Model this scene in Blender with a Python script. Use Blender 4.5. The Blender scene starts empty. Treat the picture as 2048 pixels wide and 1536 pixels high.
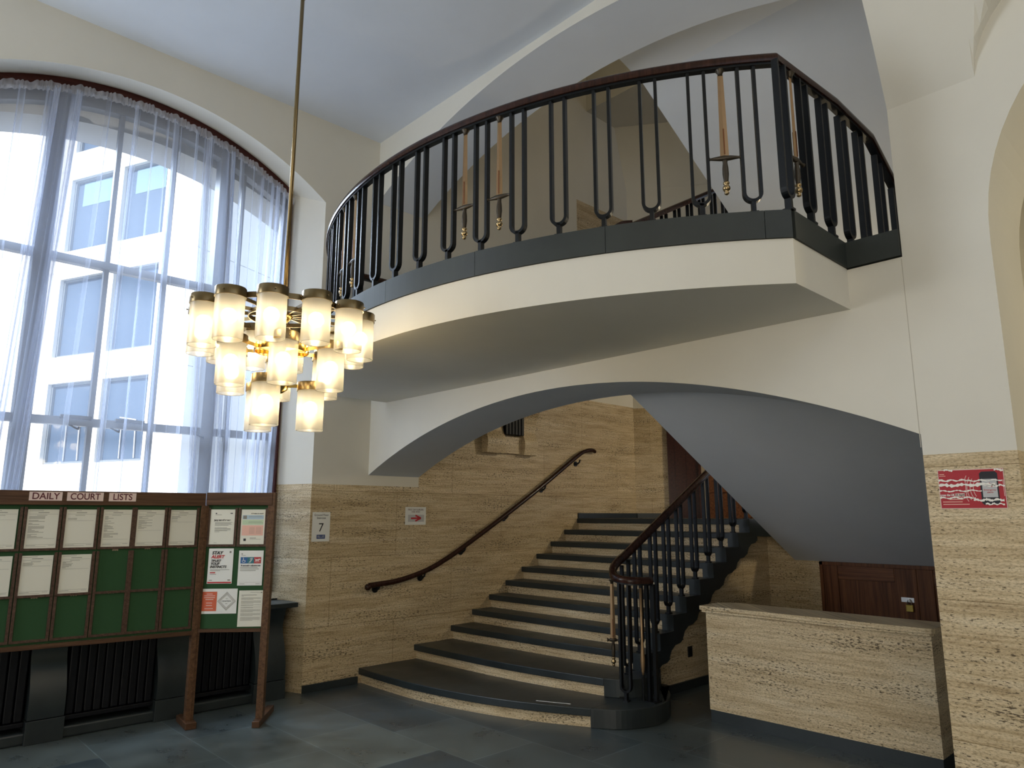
import bpy, math, random
from mathutils import Vector, Matrix
random.seed(7)
PI = math.pi
S = bpy.context.scene
COL = S.collection
# ------------------------------------------------------------------ camera, world, lights, exposure
cam_d = bpy.data.cameras.new('camera'); cam = bpy.data.objects.new('camera', cam_d); COL.objects.link(cam)
cam_d.sensor_width = 36.0; cam_d.lens = 1426.58 / 2048 * 36.0; cam_d.clip_start = 0.05
yaw, pit = math.radians(-46.456), math.radians(10.452)
fw = Vector((math.sin(yaw)*math.cos(pit), math.cos(yaw)*math.cos(pit), math.sin(pit)))
rt = Vector((math.cos(yaw), -math.sin(yaw), 0)); up = rt.cross(fw)
CAM = Vector((6.608, -4.167, 1.666))
cam.matrix_world = Matrix(((rt.x, up.x, -fw.x, CAM.x), (rt.y, up.y, -fw.y, CAM.y), (rt.z, up.z, -fw.z, CAM.z), (0, 0, 0, 1)))
S.camera = cam
w = bpy.data.worlds.new('sky_world'); S.world = w; w.use_nodes = True
bg = w.node_tree.nodes['Background']; bg.inputs[0].default_value = (0.62, 0.76, 1.0, 1); bg.inputs[1].default_value = 1.3
S.view_settings.view_transform = 'Standard'; S.view_settings.look = 'None'; S.view_settings.gamma = 1.0
S.view_settings.exposure = 0.38; S.view_settings.use_curve_mapping = False
S.cycles.use_denoising = True
S.cycles.max_bounces = 8; S.cycles.transparent_max_bounces = 24; S.cycles.sample_clamp_indirect = 6.0
S.cycles.caustics_reflective = False; S.cycles.caustics_refractive = False
def light(name, kind, loc, energy, color, size=1.0, size_y=None, aim=None):
    d = bpy.data.lights.new(name, kind); d.energy = energy; d.color = color
    if kind == 'AREA':
        d.shape = 'RECTANGLE'; d.size = size; d.size_y = size_y or size
    elif kind == 'SUN': d.angle = size
    else: d.shadow_soft_size = size
    o = bpy.data.objects.new(name, d); COL.objects.link(o); o.location = loc
    if aim is not None:
        o.rotation_euler = (Vector(aim) - Vector(loc)).to_track_quat('-Z', 'Y').to_euler()
    return o
light('sun', 'SUN', (0, -20, 20), 7.5, (1.0, 0.96, 0.9), 0.01, aim=(-1.6, -5.0, 10.5))
light('street_sky_fill', 'AREA', (-4.2, -2.4, 9.6), 3600, (0.72, 0.84, 1.0), 5.0, 9.0, aim=(0.5, -2.0, 3.0))  # added area light above the view, stands in for the strip of sky
light('hall_fill_light', 'AREA', (7.6, -7.7, 1.9), 175, (1.0, 0.92, 0.78), 5.5, 2.8, aim=(4.2, 0.0, 2.2))  # added fill behind the camera; no window is modelled there
light('side_fill_light', 'AREA', (0.15, -6.2, 3.3), 215, (0.80, 0.89, 1.0), 2.8, 3.6, aim=(4.0, -2.4, 4.2))  # unseen fill added beside the left wall, which is solid here
light('upper_landing_lamp', 'POINT', (2.9, 2.6, 7.6), 14, (1.0, 0.83, 0.55), 0.15)
light('lower_landing_fill', 'POINT', (3.6, 4.9, 3.6), 85, (1.0, 0.83, 0.55), 0.12)  # added out of sight to brighten the enclosed lower stair hall
light('passage_lamp', 'POINT', (7.9, 1.8, 2.6), 45, (1.0, 0.84, 0.5), 0.2)

# ------------------------------------------------------------------ materials
def mat(name, color=(0.8, 0.8, 0.8), rough=0.5, metal=0.0, spec=None):
    m = bpy.data.materials.new(name); m.use_nodes = True
    b = m.node_tree.nodes['Principled BSDF']
    b.inputs['Base Color'].default_value = (*color, 1); b.inputs['Roughness'].default_value = rough; b.inputs['Metallic'].default_value = metal
    if spec is not None: b.inputs['Specular IOR Level'].default_value = spec
    return m
def N(m, t, **kw):
    n = m.node_tree.nodes.new(t)
    for k, v in kw.items(): setattr(n, k, v)
    return n
def L(m, a, b): m.node_tree.links.new(a, b)
def bsdf(m): return m.node_tree.nodes['Principled BSDF']
def ramp(m, fac, stops):
    r = N(m, 'ShaderNodeValToRGB'); e = r.color_ramp.elements
    while len(e) < len(stops): e.new(0.5)
    for i, (p, c) in enumerate(stops):
        e[i].position = p; e[i].color = (*c, 1) if len(c) == 3 else c
    L(m, fac, r.inputs[0]); return r.outputs[0]
def mixc(m, fac, a, b, mode='MIX'):
    n = N(m, 'ShaderNodeMix', data_type='RGBA', blend_type=mode)
    for sock, v in ((n.inputs[0], fac), (n.inputs[6], a), (n.inputs[7], b)):
        if isinstance(v, (int, float)): sock.default_value = v
        elif isinstance(v, tuple): sock.default_value = (*v, 1)
        else: L(m, v, sock)
    return n.outputs[2]
def mth(m, op, a, b=0.0):
    n = N(m, 'ShaderNodeMath', operation=op)
    for s, v in ((n.inputs[0], a), (n.inputs[1], b)):
        if isinstance(v, (int, float)): s.default_value = v
        else: L(m, v, s)
    return n.outputs[0]
def uv_wall(m):
    g = N(m, 'ShaderNodeNewGeometry'); s = N(m, 'ShaderNodeSeparateXYZ'); L(m, g.outputs['Position'], s.inputs[0])
    u = mth(m, 'ADD', s.outputs[0], s.outputs[1])
    c = N(m, 'ShaderNodeCombineXYZ'); L(m, u, c.inputs[0]); L(m, s.outputs[2], c.inputs[1])
    return c.outputs[0], g.outputs['Position']
def mapped(m, vec, scale, loc=(0, 0, 0)):
    n = N(m, 'ShaderNodeMapping'); n.inputs['Scale'].default_value = scale; n.inputs['Location'].default_value = loc; L(m, vec, n.inputs[0]); return n.outputs[0]
def noise(m, vec, scale=1.0, detail=3.0, rough=0.5):
    n = N(m, 'ShaderNodeTexNoise'); n.inputs['Scale'].default_value = scale; n.inputs['Detail'].default_value = detail; n.inputs['Roughness'].default_value = rough
    L(m, vec, n.inputs['Vector']); return n.outputs[0]
def bump(m, h, s=0.2, d=0.01):
    n = N(m, 'ShaderNodeBump'); n.inputs['Strength'].default_value = s; n.inputs['Distance'].default_value = d
    L(m, h, n.inputs['Height']); L(m, n.outputs[0], bsdf(m).inputs['Normal'])

def travertine(name, joints=True, tint=(1, 1, 1), zoff=0.0):
    m = mat(name, rough=0.42, spec=0.35)
    uv, pos = uv_wall(m)
    a = noise(m, mapped(m, uv, (0.9, 11, 1)), 1.0, 4, 0.6)
    b = noise(m, mapped(m, uv, (3.5, 60, 1), (5, 2, 0)), 1.0, 3, 0.6)
    mot = noise(m, mapped(m, uv, (9, 14, 1), (3, 8, 0)), 1.0, 4, 0.6)
    gr = noise(m, mapped(m, uv, (55, 130, 1), (7, 3, 0)), 1.0, 3, 0.7)
    t = lambda c: tuple(x*y for x, y in zip(c, tint))
    c1 = ramp(m, a, [(0.30, t((0.52, 0.385, 0.215))), (0.5, t((0.675, 0.535, 0.33))), (0.72, t((0.78, 0.66, 0.46)))])
    c2 = ramp(m, b, [(0.32, t((0.58, 0.5, 0.39))), (0.56, (1, 1, 1)), (0.7, (1.0, 1.0, 1.0))])
    c = mixc(m, 0.75, c1, c2, 'MULTIPLY')
    c = mixc(m, mth(m, 'MULTIPLY', mot, 0.25), c, t((0.6, 0.52, 0.38)))
    c = mixc(m, 1.0, c, ramp(m, gr, [(0.34, (0.6, 0.56, 0.5)), (0.5, (1, 1, 1)), (0.66, (1.16, 1.15, 1.13))]), 'MULTIPLY')
    p = noise(m, mapped(m, uv, (34, 105, 1), (1, 4, 0)), 1.0, 3, 0.6)
    den = noise(m, mapped(m, uv, (1.3, 7, 1), (9, 1, 0)), 1.0, 2, 0.5)
    pit = mth(m, 'ADD', p, mth(m, 'MULTIPLY', den, 0.33))
    pitm = ramp(m, pit, [(0.765, (0, 0, 0)), (0.81, (1, 1, 1))])
    c = mixc(m, mth(m, 'MULTIPLY', pitm, 0.9), c, (0.085, 0.058, 0.03))
    if joints:
        br = N(m, 'ShaderNodeTexBrick', offset=0.5); br.inputs['Scale'].default_value = 1.0
        br.inputs['Brick Width'].default_value = 1.55; br.inputs['Row Height'].default_value = 0.665; br.inputs['Mortar Size'].default_value = 0.0022
        br.inputs['Color1'].default_value = (1, 1, 1, 1); br.inputs['Color2'].default_value = (0.86, 0.85, 0.83, 1); br.inputs['Mortar'].default_value = (0.45, 0.4, 0.32, 1)
        br.inputs['Mortar Smooth'].default_value = 0.1
        L(m, mapped(m, uv, (1, 1, 1), (0.4, 0.08 + zoff, 0)), br.inputs['Vector'])
        c = mixc(m, 1.0, c, br.outputs[0], 'MULTIPLY')
    L(m, c, bsdf(m).inputs['Base Color']); bump(m, mth(m, 'SUBTRACT', 1.0, pitm), 0.4, 0.004)
    return m
def slate(name, base=(0.034, 0.045, 0.046), tiles=False, rough=0.38):
    m = mat(name, base, rough)
    g = N(m, 'ShaderNodeNewGeometry'); pos = g.outputs['Position']
    n1 = noise(m, pos, 2.2, 6, 0.65); n2 = noise(m, pos, 22, 4, 0.6)
    c = ramp(m, n1, [(0.3, tuple(x*0.72 for x in base)), (0.7, tuple(x*1.35 for x in base))])
    if tiles:
        br = N(m, 'ShaderNodeTexBrick', offset=0.37, offset_frequency=2); br.inputs['Scale'].default_value = 1.0
        br.inputs['Brick Width'].default_value = 0.92; br.inputs['Row Height'].default_value = 0.61; br.inputs['Mortar Size'].default_value = 0.0035
        br.inputs['Color1'].default_value = (0.75, 0.82, 0.9, 1); br.inputs['Color2'].default_value = (1.75, 1.62, 1.45, 1); br.inputs['Mortar'].default_value = (2.6, 2.6, 2.5, 1)
        L(m, mapped(m, pos, (1, 1, 1), (0.2, 0.11, 0)), br.inputs['Vector'])
        c = mixc(m, 1.0, c, br.outputs[0], 'MULTIPLY')
        sc = noise(m, mapped(m, pos, (1.1, 2.6, 1)), 2.2, 8, 0.75)
        scm = ramp(m, sc, [(0.56, (0, 0, 0)), (0.75, (0.45, 0.45, 0.45))])
        c = mixc(m, scm, c, (0.16, 0.15, 0.13))
    rr = ramp(m, n1, [(0.3, (rough-0.05,)*3), (0.7, (rough+0.08,)*3)])
    L(m, rr, bsdf(m).inputs['Roughness'])
    L(m, c, bsdf(m).inputs['Base Color'])
    return m
def wood(name, dark, light_, axis='Z', rough=0.35):
    m = mat(name, dark, rough)
    g = N(m, 'ShaderNodeTexCoord'); pos = g.outputs['Object']
    sc = {'Z': (34, 34, 1.4), 'X': (1.4, 34, 34), 'Y': (34, 1.4, 34)}[axis]
    n = noise(m, mapped(m, pos, sc), 1.0, 5, 0.6)
    n2 = noise(m, mapped(m, pos, tuple(s*3 for s in sc)), 1.0, 2, 0.5)
    c = ramp(m, n, [(0.3, dark), (0.7, light_)])
    c = mixc(m, ramp(m, n2, [(0.35, (0.35,)*3), (0.6, (0, 0, 0))]), c, tuple(x*0.35 for x in dark))
    L(m, c, bsdf(m).inputs['Base Color']); bsdf(m).inputs['Specular IOR Level'].default_value = 0.22; return m
def plaster(name, c=(0.72, 0.685, 0.60)):
    m = mat(name, c, 0.75, spec=0.2)
    g = N(m, 'ShaderNodeNewGeometry')
    n = noise(m, g.outputs['Position'], 1.7, 5, 0.6); f = noise(m, g.outputs['Position'], 60, 2, 0.5)
    L(m, ramp(m, n, [(0.3, tuple(x*0.965 for x in c)), (0.7, tuple(min(1, x*1.02) for x in c))]), bsdf(m).inputs['Base Color'])
    bump(m, f, 0.05, 0.003); return m
def emis(name, color, strength):
    m = bpy.data.materials.new(name); m.use_nodes = True; nt = m.node_tree; nt.nodes.clear()
    o = nt.nodes.new('ShaderNodeOutputMaterial'); e = nt.nodes.new('ShaderNodeEmission'); e.inputs[0].default_value = (*color, 1); e.inputs[1].default_value = strength
    nt.links.new(e.outputs[0], o.inputs[0]); return m

TRAV = travertine('travertine_wall'); TRAVP = travertine('travertine_plain', joints=False, tint=(1.03, 1.04, 1.06)); TRAV_LIT = travertine('travertine_lit', joints=False, tint=(1.12, 1.14, 1.18))  # last one: paler tint stands in for brighter light on the wall consoles
PLAS = plaster('cream_plaster'); PLASW = plaster('pale_blue_plaster', (0.68, 0.71, 0.755))
SLATE = slate('slate_dark', (0.019, 0.025, 0.026)); FLOORM = slate('slate_floor', (0.05, 0.064, 0.068), True, 0.3); KERBM = slate('slate_kerb', (0.024, 0.029, 0.026), rough=0.5)
IRON = mat('black_iron', (0.004, 0.005, 0.006), 0.38, spec=0.3); RADM = mat('radiator_paint', (0.0025, 0.003, 0.005), 0.5, spec=0.25)
RAILW = wood('handrail_wood', (0.022, 0.009, 0.006), (0.05, 0.02, 0.013), 'Z', 0.22)
MAHO = wood('mahogany', (0.06, 0.02, 0.007), (0.22, 0.08, 0.028), 'Z', 0.5); MAHOX = wood('mahogany_cross', (0.06, 0.02, 0.007), (0.22, 0.08, 0.028), 'X', 0.45)
OAKX = wood('board_wood_cross', (0.055, 0.026, 0.013), (0.125, 0.062, 0.032), 'X', 0.4); OAKZ = wood('board_wood', (0.07, 0.034, 0.017), (0.17, 0.088, 0.044), 'Z', 0.4)
DOORW = wood('door_wood', (0.03, 0.009, 0.006), (0.075, 0.022, 0.013), 'Z', 0.3)
HOLDW = wood('holder_wood', (0.05, 0.026, 0.017), (0.13, 0.075, 0.05), 'Z', 0.45)
BAIZE = mat('green_baize', (0.034, 0.082, 0.036), 0.95, spec=0.1)
PAPER = mat('white_paper', (0.74, 0.72, 0.62), 0.7); PAPERW = mat('bright_paper', (0.78, 0.78, 0.74), 0.6); INK = mat('dark_ink', (0.02, 0.02, 0.025), 0.7); GREY = mat('grey_ink', (0.22, 0.21, 0.18), 0.8)
RED = mat('red_ink', (0.5, 0.02, 0.03), 0.5); MAROON = mat('maroon_ink', (0.1, 0.012, 0.02), 0.6); BLUE = mat('navy_ink', (0.02, 0.05, 0.19), 0.5); TEAL = mat('teal_ink', (0.02, 0.16, 0.2), 0.5); BLUE2 = mat('blue_ink', (0.02, 0.11, 0.3), 0.5)
ORANGE = mat('orange_ink', (0.62, 0.12, 0.05), 0.6); PINKP = mat('pink_paper', (0.72, 0.56, 0.5), 0.6); LBLUE = mat('pale_blue', (0.42, 0.53, 0.6), 0.7); LGREEN = mat('pale_green', (0.5, 0.62, 0.42), 0.7); LPINK = mat('pale_pink', (0.76, 0.45, 0.36), 0.7); LGREY = mat('light_grey', (0.5, 0.5, 0.5), 0.6)
REDP = mat('red_poster', (0.42, 0.02, 0.03), 0.35); TORN = mat('torn_paper', (0.86, 0.83, 0.76), 0.8)
BRASS = mat('brass', (0.62, 0.42, 0.13), 0.2, 1.0); BRASSD = mat('aged_brass', (0.22, 0.16, 0.08), 0.3, 1.0); GILT = mat('gilt_blade', (0.33, 0.21, 0.11), 0.42, 0.7)
POMMEL = mat('pommel_brass', (0.4, 0.29, 0.15), 0.28, 1.0)
BRONZE = mat('dark_bronze', (0.05, 0.038, 0.024), 0.4, 0.5); STEEL = mat('steel', (0.6, 0.6, 0.6), 0.3, 1.0); TAG = mat('yellow_tag', (0.55, 0.4, 0.05), 0.4)
FRAMEM = mat('window_metal', (0.2, 0.205, 0.22), 0.5); REDWOOD = wood('redwood_frame', (0.045, 0.012, 0.01), (0.09, 0.026, 0.02), 'Y', 0.4)
STONE = plaster('grey_stone', (0.46, 0.45, 0.43)); CONC = plaster('pale_concrete', (0.74, 0.72, 0.68)); JOINT = mat('concrete_joint', (0.3, 0.29, 0.27), 0.8)
OWIN = mat('office_frame', (0.16, 0.18, 0.19), 0.4); OGLASS = mat('office_glass', (0.05, 0.08, 0.13), 0.3, spec=0.2); STREET = mat('street', (0.25, 0.25, 0.25), 0.8)
BULB = emis('bulb_glow', (1.0, 0.81, 0.5), 40.0)
OLAMP = emis('office_lamp_glow', (1.0, 0.95, 0.8), 4.0)
def make_shade():
    m = bpy.data.materials.new('frosted_glass'); m.use_nodes = True; nt = m.node_tree; nt.nodes.clear()
    o = nt.nodes.new('ShaderNodeOutputMaterial'); t = nt.nodes.new('ShaderNodeBsdfTransparent'); tl = nt.nodes.new('ShaderNodeBsdfTranslucent'); g = nt.nodes.new('ShaderNodeBsdfGlossy')
    d = nt.nodes.new('ShaderNodeBsdfDiffuse'); m1 = nt.nodes.new('ShaderNodeMixShader'); m2 = nt.nodes.new('ShaderNodeMixShader'); m3 = nt.nodes.new('ShaderNodeMixShader')
    t.inputs[0].default_value = (1, 0.97, 0.9, 1); tl.inputs[0].default_value = (0.185, 0.18, 0.165, 1); d.inputs[0].default_value = (0.5, 0.49, 0.46, 1); g.inputs['Roughness'].default_value = 0.25
    nt.links.new(tl.outputs[0], m1.inputs[1]); nt.links.new(d.outputs[0], m1.inputs[2]); m1.inputs[0].default_value = 0.35
    nt.links.new(t.outputs[0], m2.inputs[1]); nt.links.new(m1.outputs[0], m2.inputs[2]); m2.inputs[0].default_value = 0.62
    nt.links.new(m2.outputs[0], m3.inputs[1]); nt.links.new(g.outputs[0], m3.inputs[2]); m3.inputs[0].default_value = 0.06
    nt.links.new(m3.outputs[0], o.inputs[0]); return m
SHADE = make_shade()
def make_sheer(name, alpha_face, alpha_edge, col):
    m = bpy.data.materials.new(name); m.use_nodes = True; nt = m.node_tree; nt.nodes.clear()
    o = nt.nodes.new('ShaderNodeOutputMaterial'); t = nt.nodes.new('ShaderNodeBsdfTransparent'); tl = nt.nodes.new('ShaderNodeBsdfTranslucent'); d = nt.nodes.new('ShaderNodeBsdfDiffuse')
    lw = nt.nodes.new('ShaderNodeLayerWeight'); lw.inputs[0].default_value = 0.35
    mr = nt.nodes.new('ShaderNodeMapRange'); mr.inputs[3].default_value = alpha_face; mr.inputs[4].default_value = alpha_edge
    m1 = nt.nodes.new('ShaderNodeMixShader'); m2 = nt.nodes.new('ShaderNodeMixShader')
    tl.inputs[0].default_value = (*col, 1); d.inputs[0].default_value = (0.8, 0.8, 0.84, 1)
    nt.links.new(lw.outputs['Facing'], mr.inputs[0]); nt.links.new(mr.outputs[0], m2.inputs[0])
    nt.links.new(tl.outputs[0], m1.inputs[1]); nt.links.new(d.outputs[0], m1.inputs[2]); m1.inputs[0].default_value = 0.4
    nt.links.new(t.outputs[0], m2.inputs[1]); nt.links.new(m1.outputs[0], m2.inputs[2]); nt.links.new(m2.outputs[0], o.inputs[0]); return m
SHEER = make_sheer('sheer_voile', 0.19, 0.8, (0.72, 0.8, 0.98)); HEADER = make_sheer('voile_header', 0.5, 0.9, (0.9, 0.9, 0.95))
def make_pane():
    m = bpy.data.materials.new('clear_pane'); m.use_nodes = True; nt = m.node_tree; nt.nodes.clear()
    o = nt.nodes.new('ShaderNodeOutputMaterial'); t = nt.nodes.new('ShaderNodeBsdfTransparent'); g = nt.nodes.new('ShaderNodeBsdfGlossy'); g.inputs['Roughness'].default_value = 0.02
    fr = nt.nodes.new('ShaderNodeFresnel'); fr.inputs[0].default_value = 1.45; mx = nt.nodes.new('ShaderNodeMixShader')
    t.inputs[0].default_value = (0.95, 0.97, 0.97, 1)
    nt.links.new(fr.outputs[0], mx.inputs[0]); nt.links.new(t.outputs[0], mx.inputs[1]); nt.links.new(g.outputs[0], mx.inputs[2]); nt.links.new(mx.outputs[0], o.inputs[0]); return m
PANE = make_pane()

# ------------------------------------------------------------------ mesh helpers
class MB:
    def __init__(s): s.v = []; s.f = []; s.mi = []; s.cur = 0
    def add(s, vs, fs):
        o = len(s.v); s.v += [tuple(p) for p in vs]; s.f += [tuple(i + o for i in f) for f in fs]; s.mi += [s.cur] * len(fs)
    def quad(s, a, b, c, d): s.add([a, b, c, d], [(0, 1, 2, 3)])
    def box(s, a, b):
        x0, y0, z0 = [min(p, q) for p, q in zip(a, b)]; x1, y1, z1 = [max(p, q) for p, q in zip(a, b)]
        s.add([(x0, y0, z0), (x1, y0, z0), (x1, y1, z0), (x0, y1, z0), (x0, y0, z1), (x1, y0, z1), (x1, y1, z1), (x0, y1, z1)],
              [(0, 3, 2, 1), (4, 5, 6, 7), (0, 1, 5, 4), (1, 2, 6, 5), (2, 3, 7, 6), (3, 0, 4, 7)])
    def prism(s, poly, axis, a, b):
        def P(p, t): return (t, p[0], p[1]) if axis == 'X' else (p[0], t, p[1]) if axis == 'Y' else (p[0], p[1], t)
        n = len(poly)
        s.add([P(p, a) for p in poly] + [P(p, b) for p in poly], [tuple(range(n))[::-1], tuple(range(n, 2*n))] + [(i, (i+1) % n, n + (i+1) % n, n + i) for i in range(n)])
    def sweep(s, path, section, upv=(0, 0, 1), closed=False, cap=True):
        path = [Vector(p) for p in path]; n = len(path); k = len(section); vs = []; fs = []
        for i, p in enumerate(path):
            if closed: a, b = path[i-1], path[(i+1) % n]
            else: a, b = path[max(0, i-1)], path[min(n-1, i+1)]
            d1 = (p - a).normalized() if (p - a).length > 1e-9 else None; d2 = (b - p).normalized() if (b - p).length > 1e-9 else None
            t = ((d1 or d2) + (d2 or d1)).normalized()
            r = t.cross(Vector(upv)).normalized(); u = r.cross(t).normalized()
            ms = 1.0
            if d1 and d2:
                c = math.sqrt(max(0.05, (1 + d1.dot(d2)) / 2)); ms = min(1.6, 1 / c)
            for (q, h) in section: vs.append(p + r * q * ms + u * h)
        m = n if closed else n - 1
        for i in range(m):
            for j in range(k):
                a = i*k + j; b = i*k + (j+1) % k; c = ((i+1) % n)*k + (j+1) % k; d = ((i+1) % n)*k + j
                fs.append((a, b, c, d))
        if cap and not closed: fs += [tuple(range(k))[::-1], tuple(range((n-1)*k, n*k))]
        s.add(vs, fs)
    def tube(s, path, r, n=8, upv=(0, 0, 1)):
        rr = r if isinstance(r, (list, tuple)) else None
        if rr is None: s.sweep(path, [(r*math.cos(2*PI*i/n), r*math.sin(2*PI*i/n)) for i in range(n)], upv)
    def bar(s, a, b, w=0.01, d=0.01, upv=(0, 0, 1)): s.sweep([a, b], [(-w/2, -d/2), (w/2, -d/2), (w/2, d/2), (-w/2, d/2)], upv)
    def lathe(s, prof, c=(0, 0, 0), n=24, caps=True):
        vs = []; fs = []; m = len(prof)
        for (r, z) in prof:
            for i in range(n): vs.append((c[0] + r*math.cos(2*PI*i/n), c[1] + r*math.sin(2*PI*i/n), c[2] + z))
        for j in range(m-1):
            for i in range(n): fs.append((j*n+i, j*n+(i+1) % n, (j+1)*n+(i+1) % n, (j+1)*n+i))
        if caps: fs += [tuple(range(n))[::-1], tuple(range((m-1)*n, m*n))]
        s.add(vs, fs)
    def build(s, name, m, parent=None, smooth=False, M=None, bevel=0):
        me = bpy.data.meshes.new(name); me.from_pydata(s.v, [], s.f)
        ms = m if isinstance(m, (list, tuple)) else [m]
        for q in ms: me.materials.append(q)
        for p, i in zip(me.polygons, s.mi): p.material_index = i; p.use_smooth = bool(smooth)
        me.update()
        if smooth and smooth is not True: 
            try: me.set_sharp_from_angle(angle=math.radians(smooth))
            except Exception: pass
        o = bpy.data.objects.new(name, me); COL.objects.link(o)
        if M is not None: o.matrix_world = M
        if bevel:
            b = o.modifiers.new('bevel', 'BEVEL'); b.width = bevel; b.segments = 2; b.limit_method = 'ANGLE'
        if parent is not None: attach(o, parent)
        return o
ROOT = {}
def wmat(o):
    return ROOT.get(o.name) if o.name in ROOT else o.matrix_basis.copy()
def attach(o, parent):
    # keep o where it stands: local = inverse(parent world) @ o world
    W = o.matrix_basis.copy(); PW = wmat(parent)
    o.parent = parent; o.matrix_parent_inverse = Matrix(); o.matrix_basis = PW.inverted() @ W; ROOT[o.name] = W
def tag(o, label, cat, group=None):
    o['label'] = label; o['category'] = cat
    if group: o['group'] = group
    return o
def empty(name, loc, label, cat, group=None):
    o = bpy.data.objects.new(name, None); COL.objects.link(o); o.matrix_basis = Matrix.Translation(loc); o.empty_display_size = 0.1
    return tag(o, label, cat, group)
def struct(o): o['kind'] = 'structure'; return o
def inst(src, name, M, parent=None):
    o = src.copy(); o.name = name; o.parent = None; o.matrix_parent_inverse = Matrix(); COL.objects.link(o); o.matrix_basis = M
    if parent is not None: attach(o, parent)
    return o
def frame(P0, d, z=0.0):
    dx = Vector((d[0], d[1], 0)).normalized(); n = dx.cross(Vector((0, 0, 1)))
    return Matrix(((dx.x, 0, n.x, P0[0]), (dx.y, 0, n.y, P0[1]), (0, 1, 0, z), (0, 0, 0, 1)))
def smooth_curve(pts, n=8):
    out = []
    for i in range(len(pts)-1):
        p0 = Vector(pts[max(0, i-1)]); p1 = Vector(pts[i]); p2 = Vector(pts[i+1]); p3 = Vector(pts[min(len(pts)-1, i+2)])
        for k in range(n):
            t = k/n
            out.append(0.5*((2*p1) + (p2-p0)*t + (2*p0-5*p1+4*p2-p3)*t*t + (3*p1-p0-3*p2+p3)*t**3))
    out.append(Vector(pts[-1])); return out
def seg_arch(c, half, zs, rise):
    R = (half*half + rise*rise) / (2*rise)
    return lambda u: zs + rise - (R - math.sqrt(max(0, R*R - (u-c)**2)))
def lin(a, b, n): return [a + (b-a)*i/(n-1) for i in range(n)]

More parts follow.
